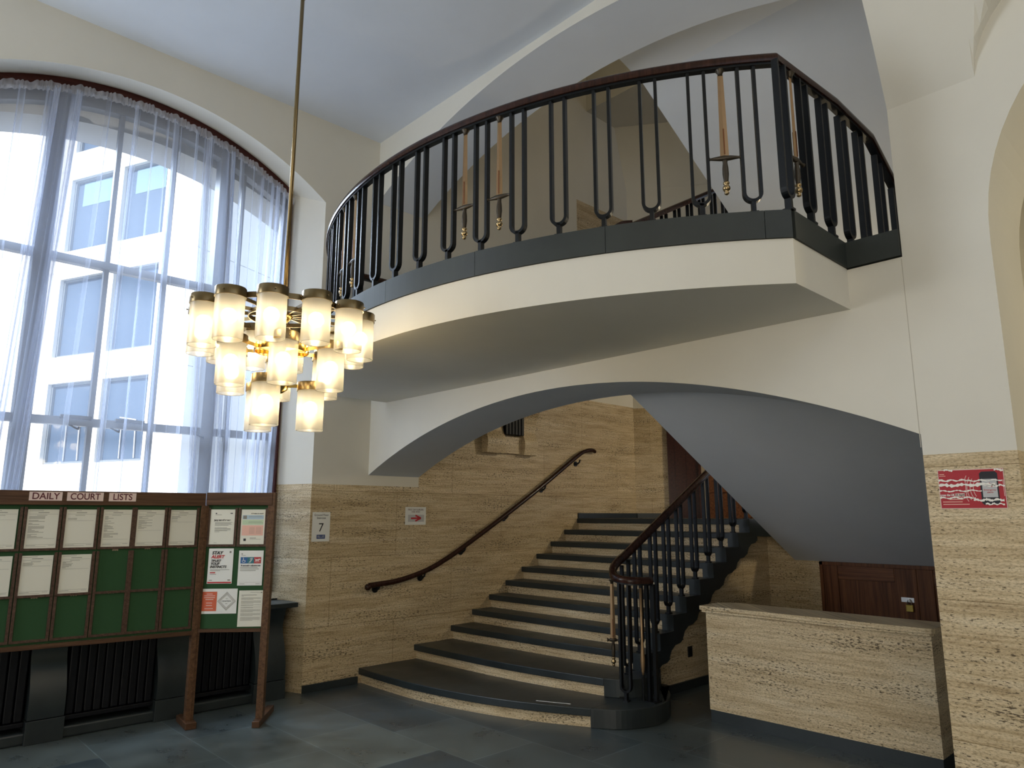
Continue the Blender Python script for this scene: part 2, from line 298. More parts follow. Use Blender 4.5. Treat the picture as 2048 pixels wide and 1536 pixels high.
# ------------------------------------------------------------------ room shell
CEIL = 5.93; DADO = 1.98; H2 = 3.256
def shell():
    m = MB(); m.quad((-0.45, -8, 0), (12, -8, 0), (12, 6, 0), (-0.45, 6, 0)); struct(m.build('floor', FLOORM))
    m = MB(); m.box((-0.3, -8, CEIL), (5.37, 0.0, CEIL+0.2)); struct(m.build('ceiling', PLASW))
    # left wall with the arched window niche
    y0, y1 = -4.106, -0.654; outer = seg_arch(-2.38, 1.726, 4.985, 0.575); iy0, iy1 = -3.92, -0.84; inner = seg_arch(-2.38, 1.54, 5.17, 0.48); XD = -0.45
    m = MB()
    def wq(ya, yb, za, zb, mi): m.cur = mi; m.quad((0, ya, za), (0, yb, za), (0, yb, zb), (0, ya, zb))
    wq(-8, y0, 0, DADO, 1); wq(-8, y0, DADO, CEIL, 0)
    wq(y1, 0.66, 0, DADO, 1); wq(y1, 0.0, DADO, CEIL+0.2, 0); wq(0.0, 0.66, DADO, 10, 0)
    wq(0.66, 4.69, 0, 3.3, 1); wq(0.66, 3.45, 3.3, 10, 0); wq(3.45, 4.69, 3.3, 4.9, 0); wq(3.45, 4.69, 4.9, 6.34, 1); wq(3.45, 4.69, 6.34, 10, 0)
    n = 40
    for i in range(n):
        t0, t1 = i/n, (i+1)/n; a, b = y0 + (y1-y0)*t0, y0 + (y1-y0)*t1; ia, ib = iy0 + (iy1-iy0)*t0, iy0 + (iy1-iy0)*t1
        m.cur = 0
        m.quad((0, a, outer(a)), (0, b, outer(b)), (0, b, CEIL), (0, a, CEIL))
        m.quad((0, a, outer(a)), (XD, ia, inner(ia)), (XD, ib, inner(ib)), (0, b, outer(b)))
    for (yo, yi) in ((y0, iy0), (y1, iy1)):
        m.cur = 1; m.quad((0, yo, 0), (XD, yi, 0), (XD, yi, DADO), (0, yo, DADO))
        m.cur = 0; m.quad((0, yo, DADO), (XD, yi, DADO), (XD, yi, inner(yi)), (0, yo, outer(yo)))
    m.cur = 2; m.quad((XD+0.12, y0, 0), (XD+0.12, y1, 0), (XD+0.12, y1, 0.86), (XD+0.12, y0, 0.86))
    struct(m.build('wall_left', [PLAS, TRAV, SLATE]))
    # outer stone reveal of the window
    ext = seg_arch(-2.33, 1.6, 4.95, 0.38); m = MB(); a0, a1 = -3.93, -0.73
    for i in range(n):
        a, b = a0 + (a1-a0)*i/n, a0 + (a1-a0)*(i+1)/n
        m.quad((-0.6, a, 5.95), (-0.6, b, 5.95), (-0.6, b, inner(b) if 0 else ext(b)), (-0.6, a, ext(a)))
        m.quad((-0.6, a, ext(a)), (-0.6, b, ext(b)), (-1.05, b, ext(b)), (-1.05, a, ext(a)))
        m.quad((-1.05, a, ext(a)), (-1.05, b, ext(b)), (-1.05, b, 7.5), (-1.05, a, 7.5))
    for yy, s in ((a0, -1), (a1, 1)):
        m.quad((-0.5, yy, 0), (-1.05, yy, 0), (-1.05, yy, 5.2), (-0.5, yy, 5.2)); m.quad((-1.05, yy, 0), (-1.05, yy + s*3, 0), (-1.05, yy + s*3, 7.5), (-1.05, yy, 7.5))
    m.box((-0.55, a0, 0.9), (-1.12, a1, 1.05))
    struct(m.build('trim_1', STONE))
    # front wall (stair arch wall) with pier and side arch
    lower = seg_arch(2.685, 2.685, 2.09, 0.59); upper = seg_arch(2.685, 2.685, 5.19, 0.65); T = 0.66; X1, X2 = 5.37, 5.787
    m = MB(); xs = lin(0, X1, 61)
    for a, b in zip(xs, xs[1:]):
        m.quad((a, 0, lower(a)), (b, 0, lower(b)), (b, 0, 3.08), (a, 0, 3.08)); m.quad((b, T, lower(b)), (a, T, lower(a)), (a, T, 3.08), (b, T, 3.08))
        m.cur = 2; m.quad((a, 0, lower(a)), (a, T, lower(a)), (b, T, lower(b)), (b, 0, lower(b))); m.cur = 0
        m.quad((a, 0, upper(a)), (b, 0, upper(b)), (b, 0, CEIL+0.25), (a, 0, CEIL+0.25)); m.quad((a, T, upper(a)), (b, T, upper(b)), (b, T, 10), (a, T, 10))
        m.cur = 2; m.quad((a, 0, upper(a)), (a, T, upper(a)), (b, T, upper(b)), (b, 0, upper(b))); m.cur = 0
        m.quad((a, 0, 3.08), (b, 0, 3.08), (b, T, 3.08), (a, T, 3.08))
    m.quad((X1, 0, 2.09), (X1, T, 2.09), (X1, T, DADO), (X1, 0, DADO)); m.quad((X1, 0, 3.08), (X1, T, 3.08), (X1, T, 5.19), (X1, 0, 5.19))
    m.quad((X1, 0, DADO), (X2, 0, DADO), (X2, 0, 6.2), (X1, 0, 6.2)); m.cur = 1; m.quad((X1, 0, 0), (X2, 0, 0), (X2, 0, DADO), (X1, 0, DADO)); m.quad((X1, 0, 0), (X1, T, 0), (X1, T, DADO), (X1, 0, DADO))
    m.quad((X2, 0, 0), (X2, T, 0), (X2, T, DADO), (X2, 0, DADO)); m.cur = 0
    m.quad((X2, 0, DADO), (X2, T, DADO), (X2, T, 3.05), (X2, 0, 3.05))
    ca, ra, rz, zs = 7.2, 1.413, 1.36, 3.05
    ts = lin(0, PI, 41); P = [(ca - ra*math.cos(t), zs + rz*math.sin(t)**0.9) for t in ts]
    for (a, za), (b, zb) in zip(P, P[1:]):
        m.quad((a, 0, za), (b, 0, zb), (b, 0, 6.2), (a, 0, 6.2)); m.quad((a, 0, za), (a, T, za), (b, T, zb), (b, 0, zb))
    e = ca + ra; m.quad((e, 0, 0), (12, 0, 0), (12, 0, 6.2), (e, 0, 6.2)); m.quad((e, 0, 0), (e, T, 0), (e, T, zs), (e, 0, zs))
    struct(m.build('wall_front', [PLAS, TRAV, PLASW]))
    m = MB(); m.box((5.363, -0.0012, 2.02), (5.3665, 0.001, 3.07)); struct(m.build('trim_2', mat('hairline_crack', (0.5, 0.46, 0.38), 0.8)))
    # vault of the right bay and its cross arch
    m = MB(); ys = [-(i/40)**1.6*8 for i in range(41)]; xv = [5.37, 5.5, 5.65, 5.81] + [5.81 + (i/24)**1.8*2.78 for i in range(1, 25)]
    def zB(x): 
        if x <= 5.81: return 0
        u = (x - 7.2)/1.39; return 3.97 + 0.8*math.sqrt(max(0, 1-u*u))
    def zT(y): return 3.97 + 1.93*(1 - math.exp(-1.55*abs(y)))
    G = [[(x, y, max(zT(y), zB(x))) for x in xv] for y in ys]
    for i in range(len(ys)-1):
        for j in range(len(xv)-1): m.quad(G[i][j], G[i][j+1], G[i+1][j+1], G[i+1][j])
        m.quad((5.37, ys[i], zT(ys[i])), (5.37, ys[i+1], zT(ys[i+1])), (5.37, ys[i+1], 6.1), (5.37, ys[i], 6.1))
    m.quad((8.59, 0, 4.0), (12, 0, 4.0), (12, -8, 6.0), (8.59, -8, 6.0))
    struct(m.build('ceiling_vault', PLAS))
    # hall behind the camera
    m = MB(); m.quad((-0.45, -8, 0), (12, -8, 0), (12, -8, 6.2), (-0.45, -8, 6.2)); struct(m.build('wall_back', PLAS))
    m = MB(); m.quad((12, -8, 0), (12, 6, 0), (12, 6, 6.2), (12, -8, 6.2)); m.quad((5.42, 0.66, 0), (5.42, 7, 0), (5.42, 7, 10), (5.42, 0.66, 10)); struct(m.build('wall_right', PLAS))
    m = MB(); m.quad((5.42, 3.4, 0), (12, 3.4, 0), (12, 3.4, 6.2), (5.42, 3.4, 6.2)); m.quad((5.42, 0.66, 4.6), (12, 0.66, 4.6), (12, 3.4, 4.6), (5.42, 3.4, 4.6)); struct(m.build('wall_passage', plaster('grey_plaster', (0.55, 0.54, 0.52))))
    # stair hall back wall, canted
    cd = Vector((math.sin(math.radians(55)), math.cos(math.radians(55)), 0)); O = Vector((0, 4.69, 0))
    m = MB()
    def cq(s0, s1, za, zb, mi):
        m.cur = mi; a, b = O + cd*s0, O + cd*s1; m.quad((a.x, a.y, za), (b.x, b.y, za), (b.x, b.y, zb), (a.x, a.y, zb))
    cq(0, 6.6, 0, 3.29, 1); cq(0, 6.6, 3.29, 4.8, 0); cq(0, 6.6, 4.8, 6.34, 1); cq(0, 6.6, 6.34, 6.88, 0)
    q0, q1 = Vector((0, 4.69, 6.88)), Vector((0, 4.42, 7.9)); m.quad(q0, q0 + cd*6.6, q1 + cd*6.6, q1)
    m.quad(q1, q1 + cd*6.6, (5.42, 3.72, 7.9), (0, 3.72, 7.9)); m.quad((0, 3.72, 7.9), (5.42, 3.72, 7.9), (5.42, 3.72, 10), (0, 3.72, 10))
    struct(m.build('wall_stair', [PLAS, TRAV]))
    m = MB(); m.quad((0, 0.66, 10), (5.42, 0.66, 10), (5.42, 6, 10), (0, 6, 10)); struct(m.build('ceiling_stair', PLASW))
    m = MB(); a, b = O + cd*0.0, O + cd*0.48; nn = cd.cross(Vector((0, 0, 1))); 
    m.prism([(p.x, p.y) for p in (a + nn*0.0, a + nn*0.02 + cd*0.02, b + nn*0.02, b)], 'Z', 1.63, 1.70); m.box((0.0, 3.36, 1.63), (0.02, 4.69, 1.7)); struct(m.build('baseboard_stair', SLATE))
    m = MB(); m.box((0, -0.654, 0), (0.018, -0.05, 0.07)); m.box((0, -8, 0), (0.018, -4.106, 0.07)); m.box((2.43, 1.75, 0), (2.45, 3.97, 0.08)); struct(m.build('baseboard_left', SLATE))
    # undersides of the two flights that come back overhead
    m = MB(); m.prism([(3.97, 1.166), (0.98, 2.735), (0.655, 2.80), (0.655, 3.06), (1.1, 3.06), (3.97, 1.46)], 'X', 2.75, 5.42); struct(m.build('ceiling_lower_flight', PLASW))
    m = MB(); m.prism([(3.97, 4.56), (3.045, 5.104), (1.40, 6.055), (1.04, 6.14), (0.655, 6.2), (0.655, 6.5), (1.1, 6.5), (3.97, 4.85)], 'X', 2.7, 5.42); struct(m.build('ceiling_upper_flight', PLASW))
    # wall under the stairs and the cupboard wall
    m = MB(); m.prism([(1.5, 0), (3.97, 0), (3.97, 1.44), (3.45, 1.42), (1.5, 0.32)], 'X', 2.40, 2.428); m.box((2.33, 3.97, 0), (3.04, 4.07, 1.44)); m.box((3.04, 3.97, 1.167), (5.42, 4.07, 1.44)); struct(m.build('wall_understair', TRAV))
    m = MB(); m.box((2.45, 3.93, 1.44), (5.42, 5.0, 1.628)); m.prism([(0, 3.6), (2.5, 3.6), (2.5, 3.95), (5.42, 3.95), (5.42, 8.6), (0, 4.8)], 'Z', 1.5, 1.627); struct(m.build('floor_landing', SLATE))
    m = MB(); m.prism([(0, 3.34), (2.7, 3.34), (2.7, 3.95), (5.42, 3.95), (5.42, 8.6), (0, 4.8)], 'Z', 4.74, 4.884); m.prism([(0.9, 3.09), (3.4, 4.74), (3.4, 4.88), (0.8, 3.24)], 'X', 0, 2.5); struct(m.build('floor_upper_landing', KERBM))
    return inner
INNER = shell()

# ------------------------------------------------------------------ window
def window():
    iy0, iy1 = -3.92, -0.84; c = -2.38
    r = bpy.data.objects.new('window_1', None); COL.objects.link(r); r.matrix_basis = Matrix.Translation((-0.5, c, 1.0)); r['kind'] = 'structure'
    glasstop = seg_arch(c, 1.5, 5.05, 0.44); fr = seg_arch(c, 1.54, 5.17, 0.48)
    m = MB(); ys = lin(iy0, iy1, 41)
    for a, b in zip(ys, ys[1:]):
        for (xa, xb, fa, fb) in ((-0.46, -0.56, 0.0, -0.22),):
            m.add([(xa, a, fr(a)+fa), (xa, b, fr(b)+fa), (xa, b, fr(b)+fb), (xa, a, fr(a)+fb), (xb, a, fr(a)+fa), (xb, b, fr(b)+fa), (xb, b, fr(b)+fb), (xb, a, fr(a)+fb)],
                  [(0, 1, 2, 3), (7, 6, 5, 4), (3, 2, 6, 7), (0, 4, 5, 1)])
    for yy, s in ((iy0, 1), (iy1, -1)): m.box((-0.46, yy, 0.95), (-0.56, yy + s*0.07, fr(yy)))
    m.box((-0.46, iy0, 0.95), (-0.56, iy1, 1.08)); m.build('frame', FRAMEM, r)
    for yy, wd in ((-3.07, 0.13), (-1.56, 0.12)):
        m = MB(); m.box((-0.44, yy-wd/2, 1.0), (-0.58, yy+wd/2, fr(yy)-0.1)); m.build('mullion', FRAMEM, r)
    for yy in (-3.6, -2.56, -2.06, -1.36):
        m = MB(); m.box((-0.47, yy-0.02, 1.0), (-0.53, yy+0.02, fr(yy)-0.1)); m.build('glazing_bar', FRAMEM, r)
    for zz in (3.915, 2.47):
        m = MB(); m.box((-0.465, iy0, zz-0.035), (-0.54, iy1, zz+0.035)); m.build('transom', FRAMEM, r)
    m = MB(); m.add([(-0.505, y, 1.0) for y in ys] + [(-0.505, y, fr(y)-0.1) for y in ys], [(i, i+1, 41+i+1, 41+i) for i in range(40)]); m.build('pane', PANE, r)
    for yy in (-2.72, -2.4, -1.66):
        m = MB(); m.tube([(-0.46, yy, 2.43), (-0.42, yy, 2.43), (-0.41, yy+0.03, 2.41), (-0.42, yy+0.06, 2.4), (-0.45, yy+0.07, 2.42)], 0.008, 6); m.build('stay_hook', BRONZE, r, True)
    for yy in (-2.68, -2.25):
        m = MB(); m.box((-0.43, yy-0.12, 2.49), (-0.47, yy+0.12, 2.52)); m.build('vent_catch', BRONZE, r)
    # dark red curtain pelmet rail following the arch
    m = MB(); path = [(-0.40, y, INNER(y) - 0.045) for y in lin(iy0+0.03, iy1-0.03, 49)]
    m.sweep(path, [(-0.03, -0.05), (0.03, -0.05), (0.03, 0.05), (-0.03, 0.05)]); path2 = [(-0.375, y, INNER(y) - 0.075) for y in lin(iy0+0.05, iy1-0.05, 49)]
    m.sweep(path2, [(-0.012, -0.02), (0.012, -0.02), (0.012, 0.02), (-0.012, 0.02)])
    cr = tag(m.build('curtain_rail', REDWOOD), 'dark red-brown wooden curtain rail curving along the top of the arched window', 'curtain rail')
    for yy in (iy0+0.012, iy1-0.012):
        m = MB(); m.box((-0.445, yy-0.01, 0.9), (-0.39, yy+0.01, INNER(yy)-0.09)); m.build('side_batten', REDWOOD, cr)
    m = MB(); m.box((-0.34, -4.08, 0.80), (0.02, -0.74, 0.845)); struct(m.build('window_sill', SLATE, bevel=0.006))
    # sheer curtain
    m = MB(); NU, NV = 620, 18; zb = 1.0; rnd = random.Random(3)
    top = lambda y: INNER(y) - 0.15
    clus = [(-3.86, .1, .6), (-3.07, .08, .4), (-1.56, .07, .35), (-0.95, .10, 1.0)] + [(rnd.uniform(-3.8, -1.0), rnd.uniform(.010, .022), rnd.uniform(.5, 1.3)) for _ in range(30)]
    def dens(y): return 0.10 + sum(a*math.exp(-((y-c)/s)**2) for c, s, a in clus)
    # arclength of cloth: more cloth where it is bunched
    ys = [-3.90]; ph = [0.0]
    while ys[-1] < -0.86:
        y = ys[-1]; ys.append(y + 0.0052); ph.append(ph[-1] + dens(y)*0.0052*2*PI*15)
    N_ = len(ys); g = []
    jit = [rnd.uniform(0.6, 1.4) for _ in range(4000)]
    for j in range(NV):
        v = j/(NV-1); row = []
        for i, y in enumerate(ys):
            k = int(ph[i]/(2*PI)); A = (0.018 + 0.02*min(1.5, dens(y)))*jit[k % 4000]
            lean = 0.05*math.sin(3.1*y + 1.0)*(1-v)**1.2*1.8 - 0.10*(1-v)*math.exp(-((y+3.07)/.22)**2)*1.0 + 0.05*(1-v)*math.exp(-((y+1.56)/.2)**2)
            f = 0.8 + 0.35*math.sin(2.2*v + k)
            p = ph[i] + 0.5*math.sin(2.5*v + 0.7*k)
            yy = y + lean + 0.020*math.sin(2*p)*min(1.4, dens(y))
            yy = min(-0.875, max(-3.92, yy))
            zt = top(y); z = zb + 0.0 + (zt - zb)*v
            row.append((-0.335 + A*f*math.sin(p), yy, z))
        g.append(row)
    vs = [p for r_ in g for p in r_]; fs = [(j*N_+i, j*N_+i+1, (j+1)*N_+i+1, (j+1)*N_+i) for j in range(NV-1) for i in range(N_-1)]
    m.add(vs, fs); cu = m.build('sheer_curtain', SHEER, None, True); tag(cu, 'white sheer voile curtain gathered across the tall arched window', 'curtain')
    m = MB(); rows = []
    for j in range(5):
        v = j/4; rows.append([(-0.335 + 0.013*math.sin(y*150 + math.sin(y*37)*2) + 0.007*math.sin(v*5 + y*61), y, top(y) - 0.03 + (0.085 + 0.010*math.sin(y*23)+0.007*math.sin(y*61+1))*v) for y in ys])
    m.add([p for r_ in rows for p in r_], [(j*N_+i, j*N_+i+1, (j+1)*N_+i+1, (j+1)*N_+i) for j in range(4) for i in range(N_-1)])
    m.build('ruffled_heading', HEADER, cu, True)
window()

# ------------------------------------------------------------------ street outside
def outside():
    K = 1.3; C0 = CAM + (Vector((-9.0, 1.094, 0)) - CAM)*K; c = Vector((C0.x, C0.y, 0))
    fa = math.radians(-113.5); fd = Vector((math.sin(fa), math.cos(fa), 0)); nf = Vector((-fd.y, fd.x, 0)); 
    if nf.dot(CAM - c) < 0: nf = -nf
    zz = lambda z: CAM.z + (z - CAM.z)*K
    r = empty('office_building', (c.x, c.y, -2), 'pale concrete office building seen through the arched window, eight dark windows', 'building')
    M = Matrix(((fd.x, 0, nf.x, c.x), (fd.y, 0, nf.y, c.y), (0, 1, 0, 0), (0, 0, 0, 1)))   # local x along the face, y up, z out
    cols = [(1.14*K, 2.59*K), (2.95*K, 4.43*K), (6.3*K, 7.7*K)]; rows = [(2.83, 4.73), (5.37, 7.32), (8.03, 9.93), (10.67, 12.6)]; rows = [(zz(a), zz(b)) for a, b in rows]
    m = MB(); xs = [0] + [q for a in cols for q in a] + [16]; zs = [-2] + [q for a in rows for q in a] + [26]
    hole = lambda i, j: i % 2 == 1 and j % 2 == 1 and i < 4
    for i in range(len(xs)-1):
        for j in range(len(zs)-1):
            x0, x1, z0, z1 = xs[i], xs[i+1], zs[j], zs[j+1]
            if not hole(i, j): m.quad((x0, z0, 0), (x1, z0, 0), (x1, z1, 0), (x0, z1, 0))
            else:
                for a, b in (((x0, z0), (x1, z0)), ((x1, z0), (x1, z1)), ((x1, z1), (x0, z1)), ((x0, z1), (x0, z0))): m.quad((*a, 0), (*b, 0), (*b, -0.28), (*a, -0.28))
    m.quad((0, -2, 0), (0, -2, -14), (0, 26, -14), (0, 26, 0))
    m.cur = 1
    for zj in (zz(4.82), zz(7.5), zz(10.2)): m.box((0, zj, 0), (16, zj+0.018, 0.004)); m.box((-0.004, zj, 0), (0, zj+0.018, -14))
    for dj in (-1.6, -3.4, -5.2): m.box((-0.004, -2, dj), (0, 26, dj-0.02))
    m.build('wall', [CONC, JOINT], r, M=M)
    for (x0, x1) in cols[:2]:
        for k, (z0, z1) in enumerate(rows):
            f = MB(); w_ = 0.07
            f.box((x0, z0, -0.12), (x1, z0+w_, -0.22)); f.box((x0, z1-w_, -0.12), (x1, z1, -0.22)); f.box((x0, z0, -0.12), (x0+w_, z1, -0.22)); f.box((x1-w_, z0, -0.12), (x1, z1, -0.22))
            wo = f.build('window', OWIN, r, M=M); p = MB(); p.quad((x0, z0, -0.2), (x1, z0, -0.2), (x1, z1, -0.2), (x0, z1, -0.2)); p.build('pane', OGLASS, wo, M=M)
            if k == 2 or k == 3:
                p = MB(); p.box((x0+0.25, z1-0.9, -0.19), (x1-0.35, z1-0.1, -0.195)); p.build('blind', mat('pale_blind', (0.12, 0.22, 0.27), 0.7), wo, M=M)
            if k == 0:
                p = MB()
                p.tube([(x0+0.5, z0+0.1, -0.17), (x0+0.55, z0+1.2, -0.17), (x0+1.2, z0+1.3, -0.17)], 0.02, 6, (0, 0, 1)); p.tube([(x0+1.1, z0+0.1, -0.17), (x0+1.12, z0+1.25, -0.17)], 0.018, 6, (0, 0, 1))
                p.build('table_legs_inside', LGREY, wo, M=M)
    m = MB(); m.quad((-40, -30, -2), (-1.05, -30, -2), (-1.05, 30, -2), (-40, 30, -2)); struct(m.build('street', STREET))
outside()

# ------------------------------------------------------------------ staircase
R1 = 0.148
YL = [None, -0.036, 0.646, 1.15, 1.465, 1.73, 2.0, 2.275, 2.541, 2.808, 3.074, 3.34]
YR = [None, 0.42, 0.838, 1.31, 1.56, 1.785, 2.015, 2.275, 2.535, 2.80, 3.07, 3.33]
def staircase():
    r = empty('staircase', (1.2, 0, 0), 'dark slate staircase with pale travertine risers climbing under the arch', 'staircase')
    F1 = smooth_curve([(0, -0.036), (.5, -.046), (.95, -.032), (1.45, .04), (1.91, .158), (2.3, .31), (2.63, .476)], 6)
    D1 = smooth_curve([(2.63, .476), (2.83, .62), (2.94, .849), (2.94, 1.05), (2.86, 1.25), (2.71, 1.45), (2.5, 1.6)], 6)
    F2 = smooth_curve([(0, .646), (.7, .652), (1.36, .68), (1.9, .745), (2.3, .815), (2.47, .845)], 6)
    D2 = smooth_curve([(2.47, .845), (2.62, .93), (2.71, 1.104), (2.70, 1.3), (2.62, 1.47), (2.5, 1.6)], 6)
    for k in range(1, 12):
        F = F1 if k == 1 else F2 if k == 2 else smooth_curve([(0.001, YL[k]), (0.8, YL[k]*.72 + YR[k]*.28 - 0.012*(k < 6)), (1.6, YL[k]*.4 + YR[k]*.6 - 0.02*(k < 6)), (2.44, YR[k])], 5)
        F = [(max(0.001, p[0]), p[1]) for p in F]
        nb = (YL[k+1] if k < 11 else 3.8) + 0.10; nbr = (max(YR[k+1], YL[k+1]) if k < 11 else 3.8) + 0.10
        zt = R1*k; th = 0.062
        m = MB(); m.prism(list(F) + [(F[-1][0], nbr), (0.001, nb)], 'Z', zt-th, zt); m.build('tread', SLATE, r, bevel=0.006)
        m = MB(); fr_ = [(p[0]+0.0, p[1]+0.035) for p in F]
        m.prism(fr_ + [(p[0], p[1]+0.03) for p in reversed(fr_)], 'Z', R1*(k-1), zt-th-0.001); m.build('riser', TRAVP, r)
    for D, k in ((D1, 1), (D2, 2)):
        m = MB(); m.prism([tuple(p) for p in D] + [(D[0][0]-0.02, 1.6)], 'Z', R1*(k-1), R1*k + 0.0015); m.build('end_block', SLATE, r, bevel=0.005)
    # cut string: stepped above and below
    top = [(1.2, R1*2)]
    for k in range(3, 12): top += [(YR[k], R1*(k-1)), (YR[k], R1*k)]
    top += [(3.97, R1*11)]
    low = [(3.97, R1*9.6)]
    for k in range(11, 2, -1):
        y = YR[k]; zl = R1*k - R1 - 0.115
        if k == 11: low += [(y+0.16, zl+R1*0.5)]
        low += [(y+0.16, zl+0.03), (y+0.10, zl), (y+0.02, zl-0.01), (y-0.045, zl-0.05), (y-0.085, zl-0.115)]
    low += [(1.2, 0.0)]
    low = [(a, max(0.0, b)) for a, b in low]
    m = MB(); m.prism(top + low, 'X', 2.43, 2.56); m.build('string', SLATE, r)
    m = MB(); m.box((0, 0, 0), (0.30, 0.012, 0.0015)); m.build('nosing_tape', PAPERW, r, M=Matrix.Translation((2.16, 0.335, R1)) @ Matrix.Rotation(math.radians(25), 4, 'Z'))
    return r
staircase()

# ------------------------------------------------------------------ balustrade pieces
def u_mesh(H, slope=0.0, hw=0.0435, tw=0.017, td=0.036, stem=0.075):
    m = MB()
    sec = [(-tw/2, -td/2), (tw/2, -td/2), (tw/2, td/2), (-tw/2, td/2)]
    path = [(-hw, 0, H - slope*hw)]
    for i in range(13):
        a = PI + PI*i/12; path.append((hw*math.cos(a), 0, stem + hw + hw*math.sin(a)))
    path.append((hw, 0, H + slope*hw))
    m.sweep(path, sec, (0, 1, 0))
    m.box((-0.011, -td/2, 0), (0.011, td/2, stem+0.004)); m.box((-0.022, -0.026, 0), (0.022, 0.026, 0.012))
    return m
def sword(M, zt, parent, span=0.183):
    # local: x along guard, z up; zt = height of the rail's underside above the guard
    m = MB(); w0, w1 = 0.023, 0.015
    for s in (1,):
        m.add([(-w0, 0, 0.01), (0, -0.009, 0.01), (w0, 0, 0.01), (0, 0.009, 0.01), (-w1, 0, zt-0.03), (0, -0.006, zt-0.03), (w1, 0, zt-0.03), (0, 0.006, zt-0.03)],
              [(0, 1, 5, 4), (1, 2, 6, 5), (2, 3, 7, 6), (3, 0, 4, 7), (4, 5, 6, 7)])
    b = m.build('sword', GILT, parent, M=M)
    q = MB(); q.lathe([(0.012, -0.035), (0.015, -0.02), (0.026, -0.004), (0.028, 0.0)], (0, 0, zt), 10); q.build('socket', BRONZE, b, True, M)
    q = MB(); q.box((-0.0035, -0.0105, 0.02), (0.0035, 0.0105, 0.17)); q.build('fuller', MAHO, b, M=M)
    q = MB(); pth = [(-span/2, 0.018), (-span/2+0.006, 0.015), (-span/2+0.016, 0.007), (-span*0.3, 0.010), (-0.028, 0.014), (0, 0.016), (0.028, 0.014), (span*0.3, 0.010), (span/2-0.016, 0.007), (span/2-0.006, 0.015), (span/2, 0.018)]
    vs = []; fs = []
    for (x, rr) in pth:
        for i in range(8): vs.append((x, rr*math.cos(PI*i/4), rr*math.sin(PI*i/4)))
    for j in range(len(pth)-1):
        for i in range(8): fs.append((j*8+i, j*8+(i+1) % 8, (j+1)*8+(i+1) % 8, (j+1)*8+i))
    q.add(vs, fs); q.build('guard', BRONZE, b, True, M)
    q = MB(); q.lathe([(0.011, 0), (0.014, -0.012), (0.012, -0.016), (0.016, -0.05), (0.017, -0.085), (0.013, -0.125), (0.012, -0.13)], (0, 0, -0.008), 12); q.build('grip', BRONZE, b, True, M)
    q = MB(); q.lathe([(0.010, 0), (0.017, -0.006), (0.016, -0.016), (0.009, -0.02), (0.019, -0.03), (0.021, -0.04), (0.017, -0.052), (0.008, -0.056), (0.013, -0.064), (0.012, -0.072), (0.003, -0.078)], (0, 0, -0.136), 14); q.build('pommel', POMMEL, b, True, M)
    return b
def basis(p, d):
    d = Vector((d[0], d[1], 0)).normalized(); n = Vector((0, 0, 1)).cross(d)
    return Matrix(((d.x, n.x, 0, p[0]), (d.y, n.y, 0, p[1]), (0, 0, 1, p[2]), (0, 0, 0, 1)))
RSEC = [(-0.03, 0.0), (-0.034, 0.018), (-0.03, 0.04), (-0.018, 0.052), (0, 0.056), (0.018, 0.052), (0.03, 0.04), (0.034, 0.018), (0.03, 0.0)]
CSEC = [(-0.02, -0.014), (0.02, -0.014), (0.02, 0.0), (-0.02, 0.0)]

